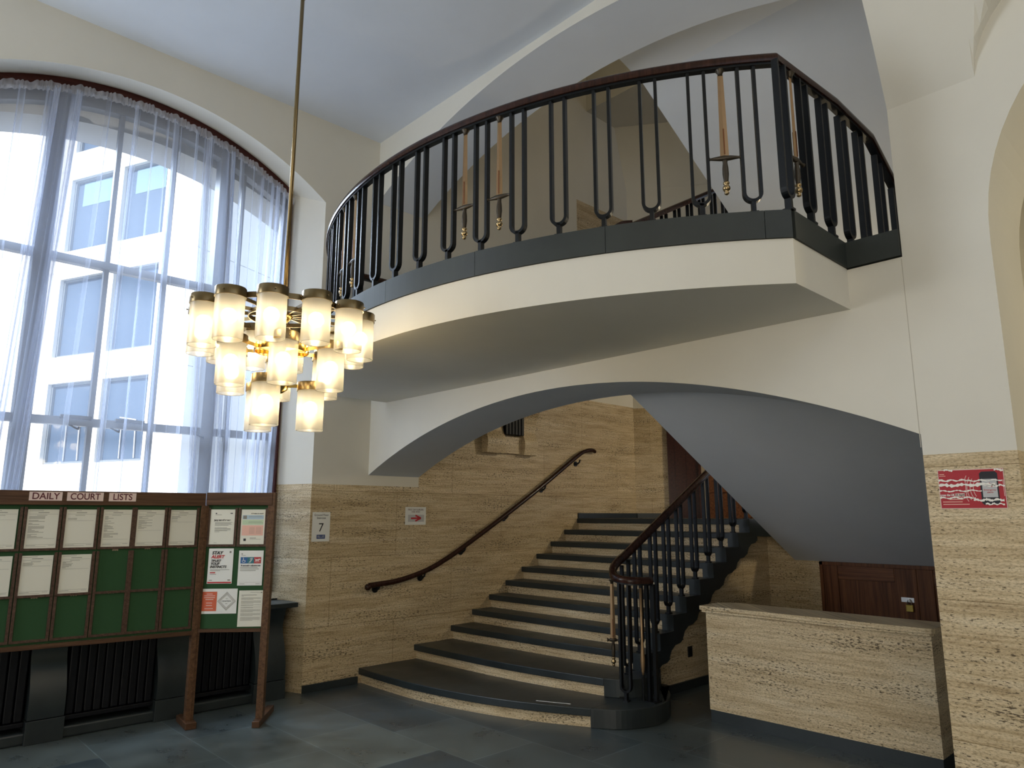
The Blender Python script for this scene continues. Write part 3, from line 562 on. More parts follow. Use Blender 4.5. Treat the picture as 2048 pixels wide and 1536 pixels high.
def balcony():
    XC, R, AP = 2.685, 3.656, -1.575; YC = AP + R; TH = math.asin(2.385/R)
    arc = lambda t, o=0.0: (XC + (R+o)*math.sin(t), YC - (R+o)*math.cos(t))
    r = empty('balcony', (XC, 0, 2.85), 'white bow-fronted balcony with a dark slate kerb above the stair arch', 'balcony')
    pts = [arc(t) for t in lin(-TH, TH, 61)]; xl, xr = pts[0][0], pts[-1][0]
    m = MB(); m.prism(pts + [(xr, 0.0), (xl, 0.0)], 'Z', 2.84, 3.085); m.build('slab', PLAS, r)
    z0, z1 = 3.087, 3.24
    js = [-TH] + [x for x in (-.695, -.467, -.239, -.011, .217, .445, .673) if -TH < x < TH] + [TH]
    for a, b in zip(js, js[1:]):
        if b - a < 0.01: continue
        m = MB(); o = [arc(t, 0.012) for t in lin(a + 0.0004, b - 0.0004, 12)]; i = [arc(t, -0.2) for t in lin(b - 0.0004, a + 0.0004, 12)]
        m.prism(o + i, 'Z', z0, z1); m.build('kerb', KERBM, r)
    for x, s in ((xl, -1), (xr, 1)):
        m = MB(); m.box((x + s*0.012, -0.675, z0), (x - s*0.2, -0.022, z1)); m.build('kerb', KERBM, r)
    m = MB(); m.box((xr-0.2, -0.02, z0), (5.366, 0.2, z1)); m.build('kerb', KERBM, r); m = MB(); m.box((0.003, -0.02, z0), (xl+0.2, 0.2, z1)); m.build('kerb', KERBM, r)
    m = MB(); m.box((0.02, 0.205, z0), (5.36, 0.655, z1-0.01)); struct(m.build('floor_balcony', KERBM))
    # balustrade
    b = empty('balcony_balustrade', (XC, AP, z1), 'black iron balustrade with sword ornaments around the balcony edge', 'balustrade')
    ZR = 4.115; rin = -0.03
    top = [arc(t, rin) for t in lin(-TH+0.006, TH-0.006, 61)]
    path = [(xl+0.03, 0.6, ZR), (xl+0.03, 0.0, ZR)] + [(p[0], p[1], ZR) for p in top] + [(xr+0.005, 0.0, ZR+0.01), (xr+0.005, 0.56, ZR), (xr+0.005, 0.98, ZR-0.22), (xr+0.005, 2.0, ZR-0.78), (xr+0.005, 3.4, ZR-1.55)]
    m = MB(); m.sweep(path, RSEC); m.build('handrail', RAILW, b, 40)
    m = MB(); m.sweep(path, CSEC); m.build('core_bar', IRON, b)
    H = ZR - 0.012 - z1; proto = u_mesh(H).build('baluster', IRON); first = True
    def put(p, d):
        nonlocal first
        M = basis((p[0], p[1], p[2] if len(p) > 2 else z1), d)
        if first: proto.matrix_basis = M; attach(proto, b); first = False
        else: inst(proto, 'baluster', M, b)
    for j in range(-9, 10):
        t = 0.0735*j; put(arc(t, rin-0.005), (math.cos(t), math.sin(t)))
    for x, s in ((xr - 0.01, 1), (xl + 0.03, 1)):
        for y in (-0.685, -0.417, -0.147, 0.128, 0.40): put((x, y), (0, 1))
    for k in range(5): put((xr - 0.0, 0.69 + 0.27*k, z1 - 0.06 - 0.148*k), (0, 1))
    zg = 3.575; up_ = ZR - 0.012 - zg
    for j in (-8.5, -3.5, -2.5, 2.5, 3.5, 8.5):
        t = 0.0735*j; p = arc(t, rin-0.005); sword(basis((p[0], p[1], zg), (math.cos(t), math.sin(t))), up_, b)
    for x in (xr - 0.01, xl + 0.03): sword(basis((x, -0.551, zg), (0, 1)), up_, b, 0.18)
balcony()

def stair_rail():
    b = empty('stair_balustrade', (2.45, 1.0, 0.15), 'black iron balustrade with curled wooden handrail on the lower staircase', 'balustrade')
    X = 2.47; rz = lambda y: 1.79 + 0.552*(y - 2.05)
    curl = [(X, 1.42, rz(1.42)), (X+0.005, 1.2, rz(1.2)+0.006), (2.495, 1.05, 1.27), (2.535, 0.93, 1.21), (2.60, 0.855, 1.165), (2.68, 0.83, 1.142), (2.76, 0.85, 1.132), (2.825, 0.915, 1.128), (2.85, 0.985, 1.127), (2.845, 1.04, 1.127)]
    path = [(X, 3.9, rz(3.9)), (X, 3.3, rz(3.3)), (X, 2.4, rz(2.4))] + [tuple(p) for p in smooth_curve(curl, 6)]
    path = [(p[0], p[1], p[2]-0.03) for p in path]
    m = MB(); m.sweep(path, RSEC); m.build('handrail', RAILW, b, 40)
    m = MB(); m.sweep(path, CSEC); m.build('core_bar', IRON, b)
    pr = {}
    def put(x, y, z, d, H, slope):
        key = (round(H, 3), round(slope, 2))
        M = basis((x, y, z), d)
        if key not in pr: o = u_mesh(H, slope).build('baluster', IRON); o.matrix_basis = M; attach(o, b); pr[key] = o
        else: inst(pr[key], 'baluster', M, b)
    for k in range(3, 12):
        y = YR[k] + (0.06 if k < 11 else 0.1); put(X, y, R1*k, (0, 1), rz(y) - 0.045 - R1*k, 0.552)
    put(2.60, 0.93, R1*1 + 0.0015, (0.55, -0.6), 1.165-0.05-R1, -0.3)
    put(2.52, 1.12, R1*2+0.0015, (0.1, 1), 1.25 - R1*2, 0.5)
    put(2.70, 0.86, R1*1 + 0.0015, (1, 0.15), 1.142 - 0.048 - R1, 0.0)
    # newel post with two inverted swords
    m = MB()
    for (dx, dy) in ((-0.016, 0), (0.03, 0.03)): m.box((2.835+dx, 0.985+dy, R1), (2.865+dx, 1.015+dy, 1.09))
    m.box((2.81, 0.96, R1), (2.91, 1.06, R1+0.012)); m.build('newel_post', IRON, b)
    m = MB(); m.lathe([(0.007, 0), (0.011, 0.02), (0.018, 0.07), (0.02, 0.12), (0.015, 0.2), (0.011, 0.28), (0.011, 0.7)], (2.805, 0.955, 0.36), 12); m.build('sword_newel', GILT, b, True)
    m = MB(); m.lathe([(0.012, -0.2), (0.012, 0.0)], (2.805, 0.955, 0.36), 8); m.build('newel_grip', IRON, b)
    sword(basis((2.565, 0.87, 0.62), (0.6, 0.45)), 0.5, b, 0.10)
    # upper flight balustrade behind the balcony
    b2 = empty('upper_balustrade', (2.45, 1.2, 3.3), 'black balustrade rising away behind the balcony, seen between its bars', 'balustrade')
    rz2 = lambda y: 4.525 + 0.557*(y - 1.32)
    path = [(2.45, 3.4, rz2(3.4)), (2.45, 2.2, rz2(2.2)), (2.45, 1.35, rz2(1.35))] + [tuple(p) for p in smooth_curve([(2.45, 1.3, rz2(1.3)), (2.47, 1.18, 4.46), (2.55, 1.08, 4.44), (2.66, 1.05, 4.44), (2.74, 1.10, 4.44)], 5)]
    m = MB(); m.sweep([(p[0], p[1], p[2]-0.05) for p in path], RSEC); m.build('handrail', RAILW, b2, 40)
    pr.clear()
    def put2(y, z, H):
        M = basis((2.45, y, z), (0, 1)); k = round(H, 3)
        if k not in pr: o = u_mesh(H, 0.557).build('baluster', IRON); o.matrix_basis = M; attach(o, b2); pr[k] = o
        else: inst(pr[k], 'baluster', M, b2)
    for k in range(3, 12):
        y = YR[k] + 0.05; z = H2 + R1*k - 0.2; put2(y, z, rz2(y) - 0.055 - z)
stair_rail()

def wall_rail():
    r = empty('wall_handrail', (0.07, 2, 1.0), 'dark wooden handrail bracketed to the travertine stair wall', 'handrail')
    pts = smooth_curve([(0.07, 0.01, 0.955), (0.07, 0.12, 0.962), (0.07, .38, .985), (0.07, .724, 1.065), (0.07, 1.0, 1.175), (0.07, 1.30, 1.325), (0.07, 1.97, 1.69), (0.07, 2.624, 2.065), (0.07, 3.30, 2.475), (0.07, 3.48, 2.555), (0.07, 3.60, 2.575), (0.055, 3.68, 2.567)], 6)
    sec = [(0.024*math.cos(2*PI*i/12), 0.028*math.sin(2*PI*i/12)) for i in range(12)]
    m = MB(); m.sweep(pts, sec); m.lathe([(0.0, -0.034), (0.02, -0.03), (0.033, -0.01), (0.033, 0.012), (0.02, 0.03), (0.0, 0.033)], (0.066, 0.0, 0.94), 14, False); m.lathe([(0.0, -0.026), (0.02, -0.02), (0.026, 0), (0.02, 0.02), (0, 0.026)], (0.05, 3.69, 2.562), 12, False)
    m.build('rail', RAILW, r, 60)
    for (y, z) in ((.126, .917), (.706, 1.001), (1.28, 1.261), (1.963, 1.643), (2.635, 2.008), (3.327, 2.382)):
        q = MB(); q.tube([(0.0, y, z-0.01), (0.045, y, z-0.012), (0.066, y+0.012, z+0.012), (0.07, y+0.02, z+0.045)], 0.011, 8); 
        vs = []; 
        for i in range(16): vs.append((0.0, y + 0.036*math.cos(2*PI*i/16), z - 0.01 + 0.036*math.sin(2*PI*i/16)))
        vs += [(0.012, a[1], a[2]) for a in vs[:16]]
        q.add(vs, [tuple(range(16, 32))] + [(i, (i+1) % 16, 16+(i+1) % 16, 16+i) for i in range(16)])
        q.build('bracket', IRON, r, 50)
wall_rail()

# ------------------------------------------------------------------ chandelier
def chandelier():
    cx, cy = 2.66, -2.308
    r = empty('chandelier', (cx, cy, 2.6), 'three-tier brass chandelier with lit frosted cylinder shades hanging from a long rod', 'chandelier')
    m = MB(); m.lathe([(0.0125, 0), (0.0125, CEIL - 2.80)], (cx, cy, 2.80), 12); m.lathe([(0.02, 2.2), (0.02, 2.24)], (cx, cy, 2.8), 10); m.build('rod', BRASSD, r, True)
    m = MB(); m.lathe([(0.05, 0), (0.06, -0.05), (0.01, -0.07)], (cx, cy, CEIL), 16); m.build('ceiling_rose', BRASSD, r, True)
    m = MB(); m.lathe([(0.014, 0.03), (0.05, 0.0), (0.055, -0.02), (0.03, -0.05), (0.014, -0.06), (0.014, -0.15), (0.014, -0.33)], (cx, cy, 2.86), 16)
    m.lathe([(0.014, 0.06), (0.05, 0.03), (0.056, 0.0), (0.045, -0.035), (0.02, -0.055), (0.0, -0.06)], (cx, cy, 2.43), 16, False); m.build('hub', BRASS, r, True)
    cap = MB(); cap.lathe([(0.0, 0.0), (0.080, 0.0), (0.083, -0.004), (0.083, -0.052), (0.079, -0.052), (0.079, -0.008)], (0, 0, 0), 32, False)
    for a in (0.3, 2.4, 4.5): cap.lathe([(0.005, -0.032), (0.005, -0.026)], (0.088*math.cos(a), 0.088*math.sin(a), 0), 6)
    gl = MB(); gl.lathe([(0.0775, -0.035), (0.0785, -0.285), (0.0765, -0.288), (0.0745, -0.285)], (0, 0, 0), 36, False)
    bu = MB(); bu.lathe([(0.0, 0.043), (0.02, 0.038), (0.034, 0.026), (0.042, 0.0), (0.038, -0.02), (0.024, -0.036), (0.0, -0.042)], (0, 0, -0.155), 16, False)
    lp = None
    for n, rad, zt, ph in ((12, 0.455, 2.88, -1.626), (6, 0.314, 2.668, -1.455), (3, 0.183, 2.45, -0.844)):
        for i in range(n):
            a = ph + 2*PI*i/n; p = (cx + rad*math.cos(a), cy + rad*math.sin(a), zt); M = Matrix.Translation(p) @ Matrix.Rotation(a, 4, 'Z')
            if lp is None:
                c = cap.build('lamp', BRASSD, None, 40); c.matrix_basis = M; attach(c, r); g = gl.build('glass_shade', SHADE, c, True, M); b_ = bu.build('bulb', BULB, c, True, M); lp = (c, g, b_)
            else:
                c = inst(lp[0], 'lamp', M, r); inst(lp[1], 'glass_shade', M, c); inst(lp[2], 'bulb', M, c)
            q = MB(); hz = {12: 2.85, 6: 2.62, 3: 2.42}[n]
            q.bar((cx + 0.03*math.cos(a), cy + 0.03*math.sin(a), hz), (cx + (rad-0.08)*math.cos(a), cy + (rad-0.08)*math.sin(a), zt-0.025), 0.008, 0.02); q.build('arm', BRASS if n < 12 else BRASSD, r)
    def ring(rad, z, h, t, mt):
        m = MB(); m.sweep([(cx + rad*math.cos(2*PI*i/48), cy + rad*math.sin(2*PI*i/48), z) for i in range(48)], [(-t/2, -h/2), (t/2, -h/2), (t/2, h/2), (-t/2, h/2)], closed=True); m.build('ring', mt, r, 40)
    ring(0.40, 2.855, 0.032, 0.006, BRASSD); ring(0.20, 2.84, 0.026, 0.006, BRASSD); ring(0.155, 2.64, 0.04, 0.006, BRASS)
chandelier()

# ------------------------------------------------------------------ notices and lettering
def text(s, x, y, size, m, M, parent, z=0.0022, align='CENTER', shear=0.0, name='lettering', sx=1.0, bold=0.0):
    cu = bpy.data.curves.new(name, 'FONT'); cu.body = s; cu.size = size; cu.align_x = align; cu.align_y = 'CENTER'; cu.shear = shear; cu.extrude = 0.0002; cu.offset = bold; cu.space_line = 0.95
    t = bpy.data.objects.new(name, cu); COL.objects.link(t); bpy.context.view_layer.update()
    me = bpy.data.meshes.new_from_object(t.evaluated_get(bpy.context.evaluated_depsgraph_get())); bpy.data.objects.remove(t); bpy.data.curves.remove(cu)
    o = bpy.data.objects.new(name, me); COL.objects.link(o); me.materials.clear(); me.materials.append(m)
    o.matrix_basis = M @ Matrix.Translation((x, y, z)) @ Matrix.Diagonal((sx, 1, 1, 1)); attach(o, parent); return o
def sheet(name, x0, y0, x1, y1, M, m, label, cat, group=None, z=0.0, curl=0.004):
    b = MB(); n = 8; vs = []
    for j in range(n+1):
        for i in range(n+1):
            u, v = i/n, j/n; vs.append((x0 + (x1-x0)*u, y0 + (y1-y0)*v, z + 0.0014 + curl*0.3*(u*(1-u))*v))
    b.add(vs, [(j*(n+1)+i, j*(n+1)+i+1, (j+1)*(n+1)+i+1, (j+1)*(n+1)+i) for j in range(n) for i in range(n)])
    c = len(b.v); k = [(x0, y0), (x1, y0), (x1, y1), (x0, y1)]; b.add([(*p, z) for p in k], [(3, 2, 1, 0)])
    o = b.build(name, m, M=M); return tag(o, label, cat, group)
def rects(name, rs, m, M, parent, z=0.0024):
    b = MB()
    for (x0, y0, x1, y1) in rs: b.quad((x0, y0, z), (x1, y0, z), (x1, y1, z), (x0, y1, z))
    return b.build(name, m, parent, M=M)
def print_lines(x0, x1, y1, y0, spec, rnd):
    out = []; W = x1-x0; Hh = y1-y0
    for (v, a, b_, t) in spec: out.append((x0 + W*a, y1 - Hh*v - t*Hh, x0 + W*b_, y1 - Hh*v))
    return out

# ------------------------------------------------------------------ notice board
def board():
    P0 = (0.37, -1.81); a = math.radians(7.2); d = (math.sin(a), math.cos(a)); M = frame(P0, d)
    a2 = math.radians(38); d2 = (math.sin(a2), math.cos(a2)); W = frame(P0, d2)
    r = empty('notice_board', (P0[0], P0[1], 0), 'freestanding dark wood and green baize notice board with an angled side panel, before the window', 'notice board')
    LEFT = -1.95
    m = MB(); m.box((LEFT, 1.745, -0.035), (-0.02, 1.852, 0.03)); m.build('header_board', OAKX, r, M=M, bevel=0.003)
    m = MB(); m.box((0.0, 1.752, -0.035), (0.545, 1.858, 0.03)); m.build('header_board', OAKX, r, M=W, bevel=0.003)
    m = MB(); m.box((LEFT, 0.73, -0.02), (-0.05, 1.75, -0.004)); m.build('baize_panel', BAIZE, r, M=M)
    m = MB(); m.box((0.0, 0.74, -0.02), (0.52, 1.756, -0.004)); m.build('baize_panel', BAIZE, r, M=W)
    m = MB(); m.box((LEFT, 0.706, -0.03), (-0.04, 0.738, 0.03)); m.build('bottom_rail', OAKX, r, M=M, bevel=0.002)
    m = MB(); m.box((0.01, 0.722, -0.03), (0.51, 0.748, 0.03)); m.build('bottom_rail', OAKX, r, M=W, bevel=0.002)
    # posts and feet
    pz = MB(); pz.box((-0.05, 0.05, -0.045), (-0.008, 1.75, 0.03)); pz.box((-0.018, 0.05, -0.045), (0.012, 1.75, 0.022)); pz.build('post', OAKZ, r, M=M, bevel=0.002)
    m = MB(); m.box((0.51, 0.05, -0.05), (0.565, 1.86, 0.026)); m.build('post', OAKZ, r, M=W, bevel=0.002)
    F1 = M
    m = MB(); m.box((-0.065, 0.0, -0.22), (0.02, 0.05, 0.11)); m.build('foot', OAKX, r, M=M, bevel=0.004)
    m = MB(); m.box((0.505, 0.0, -0.40), (0.565, 0.05, 0.11)); m.build('foot', OAKX, r, M=W, bevel=0.004)
    m = MB(); m.box((LEFT, 0.05, -0.045), (LEFT+0.05, 1.75, 0.03)); m.build('post', OAKZ, r, M=M)
    m = MB(); m.box((LEFT-0.02, 0.0, -0.22), (LEFT+0.065, 0.05, 0.11)); m.build('foot', OAKX, r, M=M)
    # paper holders: three-sided wooden frames
    h = MB(); w_, hh, t, dp = 0.242, 0.322, 0.02, 0.012
    h.box((0, 0, 0), (t, hh, dp)); h.box((w_-t, 0, 0), (w_, hh, dp)); h.box((t, 0, 0), (w_-t, t*0.9, dp))
    for (px, py) in ((t/2, 0.06), (t/2, 0.26), (w_-t/2, 0.06), (w_-t/2, 0.26)): h.box((px-0.003, py-0.003, dp), (px+0.003, py+0.003, dp+0.0012))
    proto = None
    def holder(x, y, B, sc=1.0):
        nonlocal proto
        MM = B @ Matrix.Translation((x, y, -0.003)) @ Matrix.Diagonal((sc, 1, 1, 1))
        if proto is None: proto = h.build('paper_holder', HOLDW); proto.matrix_basis = MM; attach(proto, r)
        else: inst(proto, 'paper_holder', MM, r)
    xs = [-1.285, -1.037, -0.788, -0.5475, -0.300]; xs = [xs[0]-0.248] + xs; xs = [xs[0]-0.248] + xs
    rowy = [1.408, 1.072, 0.755]
    for y in rowy:
        for x in xs: holder(x, y, M)
    holder(0.015, 1.408, W, 1.0); holder(0.265, 1.408, W, 1.0)
    # thumb scrapes of bare board above the empty holders
    sc_ = []
    b = MB()
    for (x, y) in ((-0.66, 1.402), (-0.43, 1.408), (-0.19, 1.41), (-1.16, 1.072), (-0.91, 1.075), (-0.66, 1.078)):
        for k in range(5): b.box((x - 0.02 + k*0.008, y - 0.008 + 0.003*(k % 2), -0.004), (x - 0.011 + k*0.008, y + 0.006 + 0.003*(k % 3), -0.003))
    b.build('bare_patch', mat('bare_board', (0.4, 0.29, 0.2), 0.8), r, M=M)
    # sheets in the holders
    rnd = random.Random(11)
    top = [(-1.521, 'list sheet in the top row, cut off by the left edge of the photo', 0), (-1.262, 'densely typed court list, top row under the word DAILY', 1), (-1.015, 'mostly blank court list in the top row, under the gap after DAILY', 2), (-0.766, 'densely typed court list in the top row under the word LISTS', 3), (-0.526, 'half filled court list in the top row, fifth from the left edge', 4), (-0.281, 'short court list in the top row beside the middle post', 5)]
    mid = [(-1.521, 'court list in the second row, cut off by the left edge of the photo', 6), (-1.268, 'court list with a few lines at its head, second row under DAILY', 7), (-1.018, 'court list with a short paragraph, second row beside the empty green holders', 8)]
    for lst, y in ((top, 1.426), (mid, 1.088)):
        for (x, lab, k) in lst:
            sh = sheet('court_list', x, y, x+0.20, y+0.286, M, PAPER, lab, 'notice', 'court lists in wooden holders', z=0.002)
            spec = [(0.03, .05, .5, .009), (0.075, .33, .68, .014), (0.12, .05, .97, .004), (0.15, .3, .62, .009)]
            nl = [3, 22, 4, 24, 15, 6, 5, 3, 7][k]; v = 0.18
            for q in range(nl):
                if rnd.random() < 0.78: spec.append((v, .06, .06 + rnd.choice([.12, .22, .3, .34, .5 if nl > 10 else .3]), .009))
                v += 0.0255
            spec += [(v + .01, .05, .93, .004), (.90, .05, .95, .004), (.925, .05, .35, .007), (.925, .75, .93, .007), (.95, .05, .68, .005)]
            rects('print', print_lines(x, x+0.2, y+0.286, y, spec, rnd), GREY, M, sh, 0.0046)
    # the wing
    sh = sheet('notice', 0.036, 1.428, 0.238, 1.717, W, PAPER, 'Jury interference notice in the angled panel, top left holder', 'notice', z=0.002)
    text('Jury interference', 0.137, 1.628, 0.02, INK, W, sh, 0.005, bold=0.0006)
    rects('print', print_lines(0.036, 0.238, 1.717, 1.428, [(.1, .2, .26, .03), (.15, .2, .45, .008), (.1, .8, .9, .025)] + [(.37 + .027*i, .2, [.9, .84, .88, .75][i], .008) for i in range(4)] + [(.52 + .03*i, .2, [.7, .85, .85, .72, .4][i], .008) for i in range(5)] + [(.95, .2, .32, .006)], rnd), INK, W, sh, 0.0046)
    sh = sheet('notice', 0.288, 1.428, 0.486, 1.717, W, PAPER, 'defendant notice with blue, green and pink bands, angled panel top right', 'notice', z=0.002)
    text('defendant in court?', 0.42, 1.683, 0.013, INK, W, sh, 0.005, bold=0.0004)
    rects('colour_band', [(0.30, 1.635, 0.475, 1.67)], LBLUE, W, sh, 0.0044); rects('colour_band', [(0.30, 1.59, 0.475, 1.63)], LGREEN, W, sh, 0.0044); rects('colour_band', [(0.30, 1.50, 0.475, 1.585)], LPINK, W, sh, 0.0044)
    rects('print', [(0.35, 1.66, 0.46, 1.662), (0.35, 1.652, 0.47, 1.654), (0.35, 1.615, 0.46, 1.617), (0.35, 1.605, 0.47, 1.607), (0.305, 1.638, 0.335, 1.666), (0.37, 1.477, 0.42, 1.481), (0.37, 1.468, 0.46, 1.47)] + [(x, 1.565 - 0.008*k, x + 0.045, 1.5665 - 0.008*k) for k in range(7) for x in (0.36, 0.415)], GREY, W, sh, 0.0048)
    rects('print', [(0.318, 1.455, 0.338, 1.475)], INK, W, sh, 0.0048)
    sh = sheet('poster', 0.044, 1.107, 0.245, 1.394, W, PAPERW, 'STAY ALERT poster with red base line on the angled board panel', 'poster')
    text('STAY', 0.070, 1.357, 0.036, INK, W, sh, 0.004, 'LEFT', 0.25, bold=0.0014); text('ALERT', 0.066, 1.325, 0.036, RED, W, sh, 0.004, 'LEFT', 0.25, bold=0.0014)
    text('TRUST', 0.064, 1.292, 0.027, INK, W, sh, 0.004, 'LEFT', 0.25, bold=0.001); text('YOUR', 0.062, 1.268, 0.027, INK, W, sh, 0.004, 'LEFT', 0.25, bold=0.001); text('INSTINCTS', 0.060, 1.243, 0.027, INK, W, sh, 0.004, 'LEFT', 0.25, bold=0.001)
    rects('red_band', [(0.048, 1.111, 0.241, 1.122), (0.063, 1.192, 0.107, 1.201)], RED, W, sh, 0.0036)
    rects('print', [(0.063, 1.219, 0.22, 1.222), (0.063, 1.211, 0.145, 1.214), (0.063, 1.182, 0.115, 1.185), (0.06, 1.133, 0.085, 1.138), (0.21, 1.132, 0.232, 1.14), (0.213, 1.357, 0.227, 1.372)], GREY, W, sh, 0.0036)
    sh = sheet('poster', 0.290, 1.09, 0.491, 1.376, W, PAPERW, 'Reasonable adjustments poster with blue, teal and red symbols', 'poster')
    rects('colour_band', [(0.306, 1.27, 0.361, 1.322)], BLUE2, W, sh, 0.0034); rects('colour_band', [(0.361, 1.27, 0.416, 1.322)], TEAL, W, sh, 0.0034); rects('colour_band', [(0.416, 1.27, 0.473, 1.322)], REDP, W, sh, 0.0034)
    # wheelchair, ear and assistance dog symbols
    b = MB(); cxx, cyy = 0.332, 1.29
    b.sweep([(cxx + 0.012*math.cos(t), cyy + 0.012*math.sin(t), 0.0038) for t in lin(PI*0.75, PI*2.05, 14)], [(-0.0014, -0.0002), (0.0014, -0.0002), (0.0014, 0.0002), (-0.0014, 0.0002)], (0, 0, 1))
    b.box((0.327, 1.293, 0.0036), (0.3305, 1.309, 0.004)); b.box((0.327, 1.293, 0.0036), (0.344, 1.2965, 0.004)); b.box((0.342, 1.281, 0.0036), (0.3455, 1.296, 0.004)); b.lathe([(0.0034, 0.0036), (0.0034, 0.004)], (0.3285, 1.314, 0), 10)
    b.sweep([(0.378, 1.28, 0.0038), (0.386, 1.279, 0.0038), (0.390, 1.288, 0.0038), (0.397, 1.296, 0.0038), (0.401, 1.307, 0.0038), (0.394, 1.314, 0.0038), (0.385, 1.309, 0.0038), (0.384, 1.30, 0.0038)], [(-0.0016, -0.0002), (0.0016, -0.0002), (0.0016, 0.0002), (-0.0016, 0.0002)], (0, 0, 1))
    b.bar((0.374, 1.276, 0.0038), (0.405, 1.317, 0.0038), 0.0022, 0.0004)
    b.box((0.428, 1.293, 0.0036), (0.455, 1.303, 0.004)); b.box((0.452, 1.299, 0.0036), (0.465, 1.308, 0.004)); b.box((0.463, 1.299, 0.0036), (0.468, 1.304, 0.004))
    for x, s in ((0.429, -0.004), (0.434, 0.003), (0.449, -0.002), (0.454, 0.005)): b.bar((x, 1.295, 0.0038), (x+s, 1.279, 0.0038), 0.0028, 0.0004)
    b.bar((0.429, 1.301, 0.0038), (0.422, 1.309, 0.0038), 0.0025, 0.0004); b.build('symbol', PAPERW, sh, M=W)
    text('Reasonable adjustments', 0.391, 1.253, 0.0165, INK, W, sh, 0.004, bold=0.0005)
    rects('print', [(0.306, 1.236 - 0.013*i, [0.45, 0.46, 0.435][i], 1.240 - 0.013*i) for i in range(3)] + [(0.306, 1.115, 0.48, 1.116), (0.31, 1.102, 0.35, 1.105), (0.44, 1.102, 0.475, 1.105), (0.31, 1.335, 0.345, 1.338), (0.31, 1.344, 0.322, 1.352)], GREY, W, sh, 0.0036)
    sh = sheet('flyer', 0.008, 0.866, 0.298, 1.066, W, PAPERW, 'landscape flyer with orange block and diamond emblem, lower angled panel', 'flyer')
    rects('orange_block', [(0.018, 0.888, 0.135, 1.043)], ORANGE, W, sh, 0.0034)
    rects('print', [(0.032 + o, y, 0.12 - o, y+0.005) for o, y in ((0.02, 1.022), (0.0, 1.008), (0.0, 0.993), (0.012, 0.978), (0.02, 0.95), (0.02, 0.93), (0.01, 0.905))], PINKP, W, sh, 0.0038)
    b = MB()
    for q in (0.073, 0.064, 0.054):
        b.sweep([(0.215 + q*c_, 0.966 + q*s_, 0.0036) for c_, s_ in ((1, 0), (0, 1), (-1, 0), (0, -1))], [(-0.001, -0.0002), (0.001, -0.0002), (0.001, 0.0002), (-0.001, 0.0002)], closed=True)
    b.build('diamond_emblem', GREY, sh, M=W); text('CENTRAL', 0.215, 0.966, 0.015, INK, W, sh, 0.004, sx=1.2); text('THE', 0.215, 0.985, 0.009, GREY, W, sh, 0.004); text('BAR', 0.215, 0.946, 0.009, GREY, W, sh, 0.004)
    sh = sheet('notice', 0.312, 0.76, 0.513, 1.05, W, PAPER, 'closely typed letter pinned lowest on the angled panel, by the end post', 'notice')
    sp = [(.05, .45, .85, .008), (.045, .87, .94, .025), (.12, .1, .72, .012), (.155, .1, .2, .008)]
    v = .2
    for n_ in (3, 4, 2, 2, 4, 4, 5):
        for q in range(n_): sp.append((v, .1, .9 if q < n_-1 else .6, .006)); v += .022
        v += .02
    rects('print', print_lines(0.312, 0.513, 1.05, 0.76, sp, rnd), GREY, W, sh, 0.0036)
    # words on the header
    for (x0, x1, s, lab) in ((-1.268, -1.057, 'DAILY', 'pink paper plate reading DAILY on the notice board header'), (-1.026, -0.782, 'COURT', 'pink paper plate reading COURT on the notice board header'), (-0.744, -0.552, 'LISTS', 'pink paper plate reading LISTS on the notice board header')):
        p = sheet('word_plate', x0, 1.777, x1, 1.842, M, PINKP, lab, 'sign', z=0.0305, curl=0); text(s, (x0+x1)/2, 1.8085, 0.068, MAROON, M, p, 0.0325, bold=0.0012, sx=(x1-x0)/0.238*{'DAILY': 1.06, 'COURT': 0.84, 'LISTS': 1.12}[s], shear=0.0)
board()

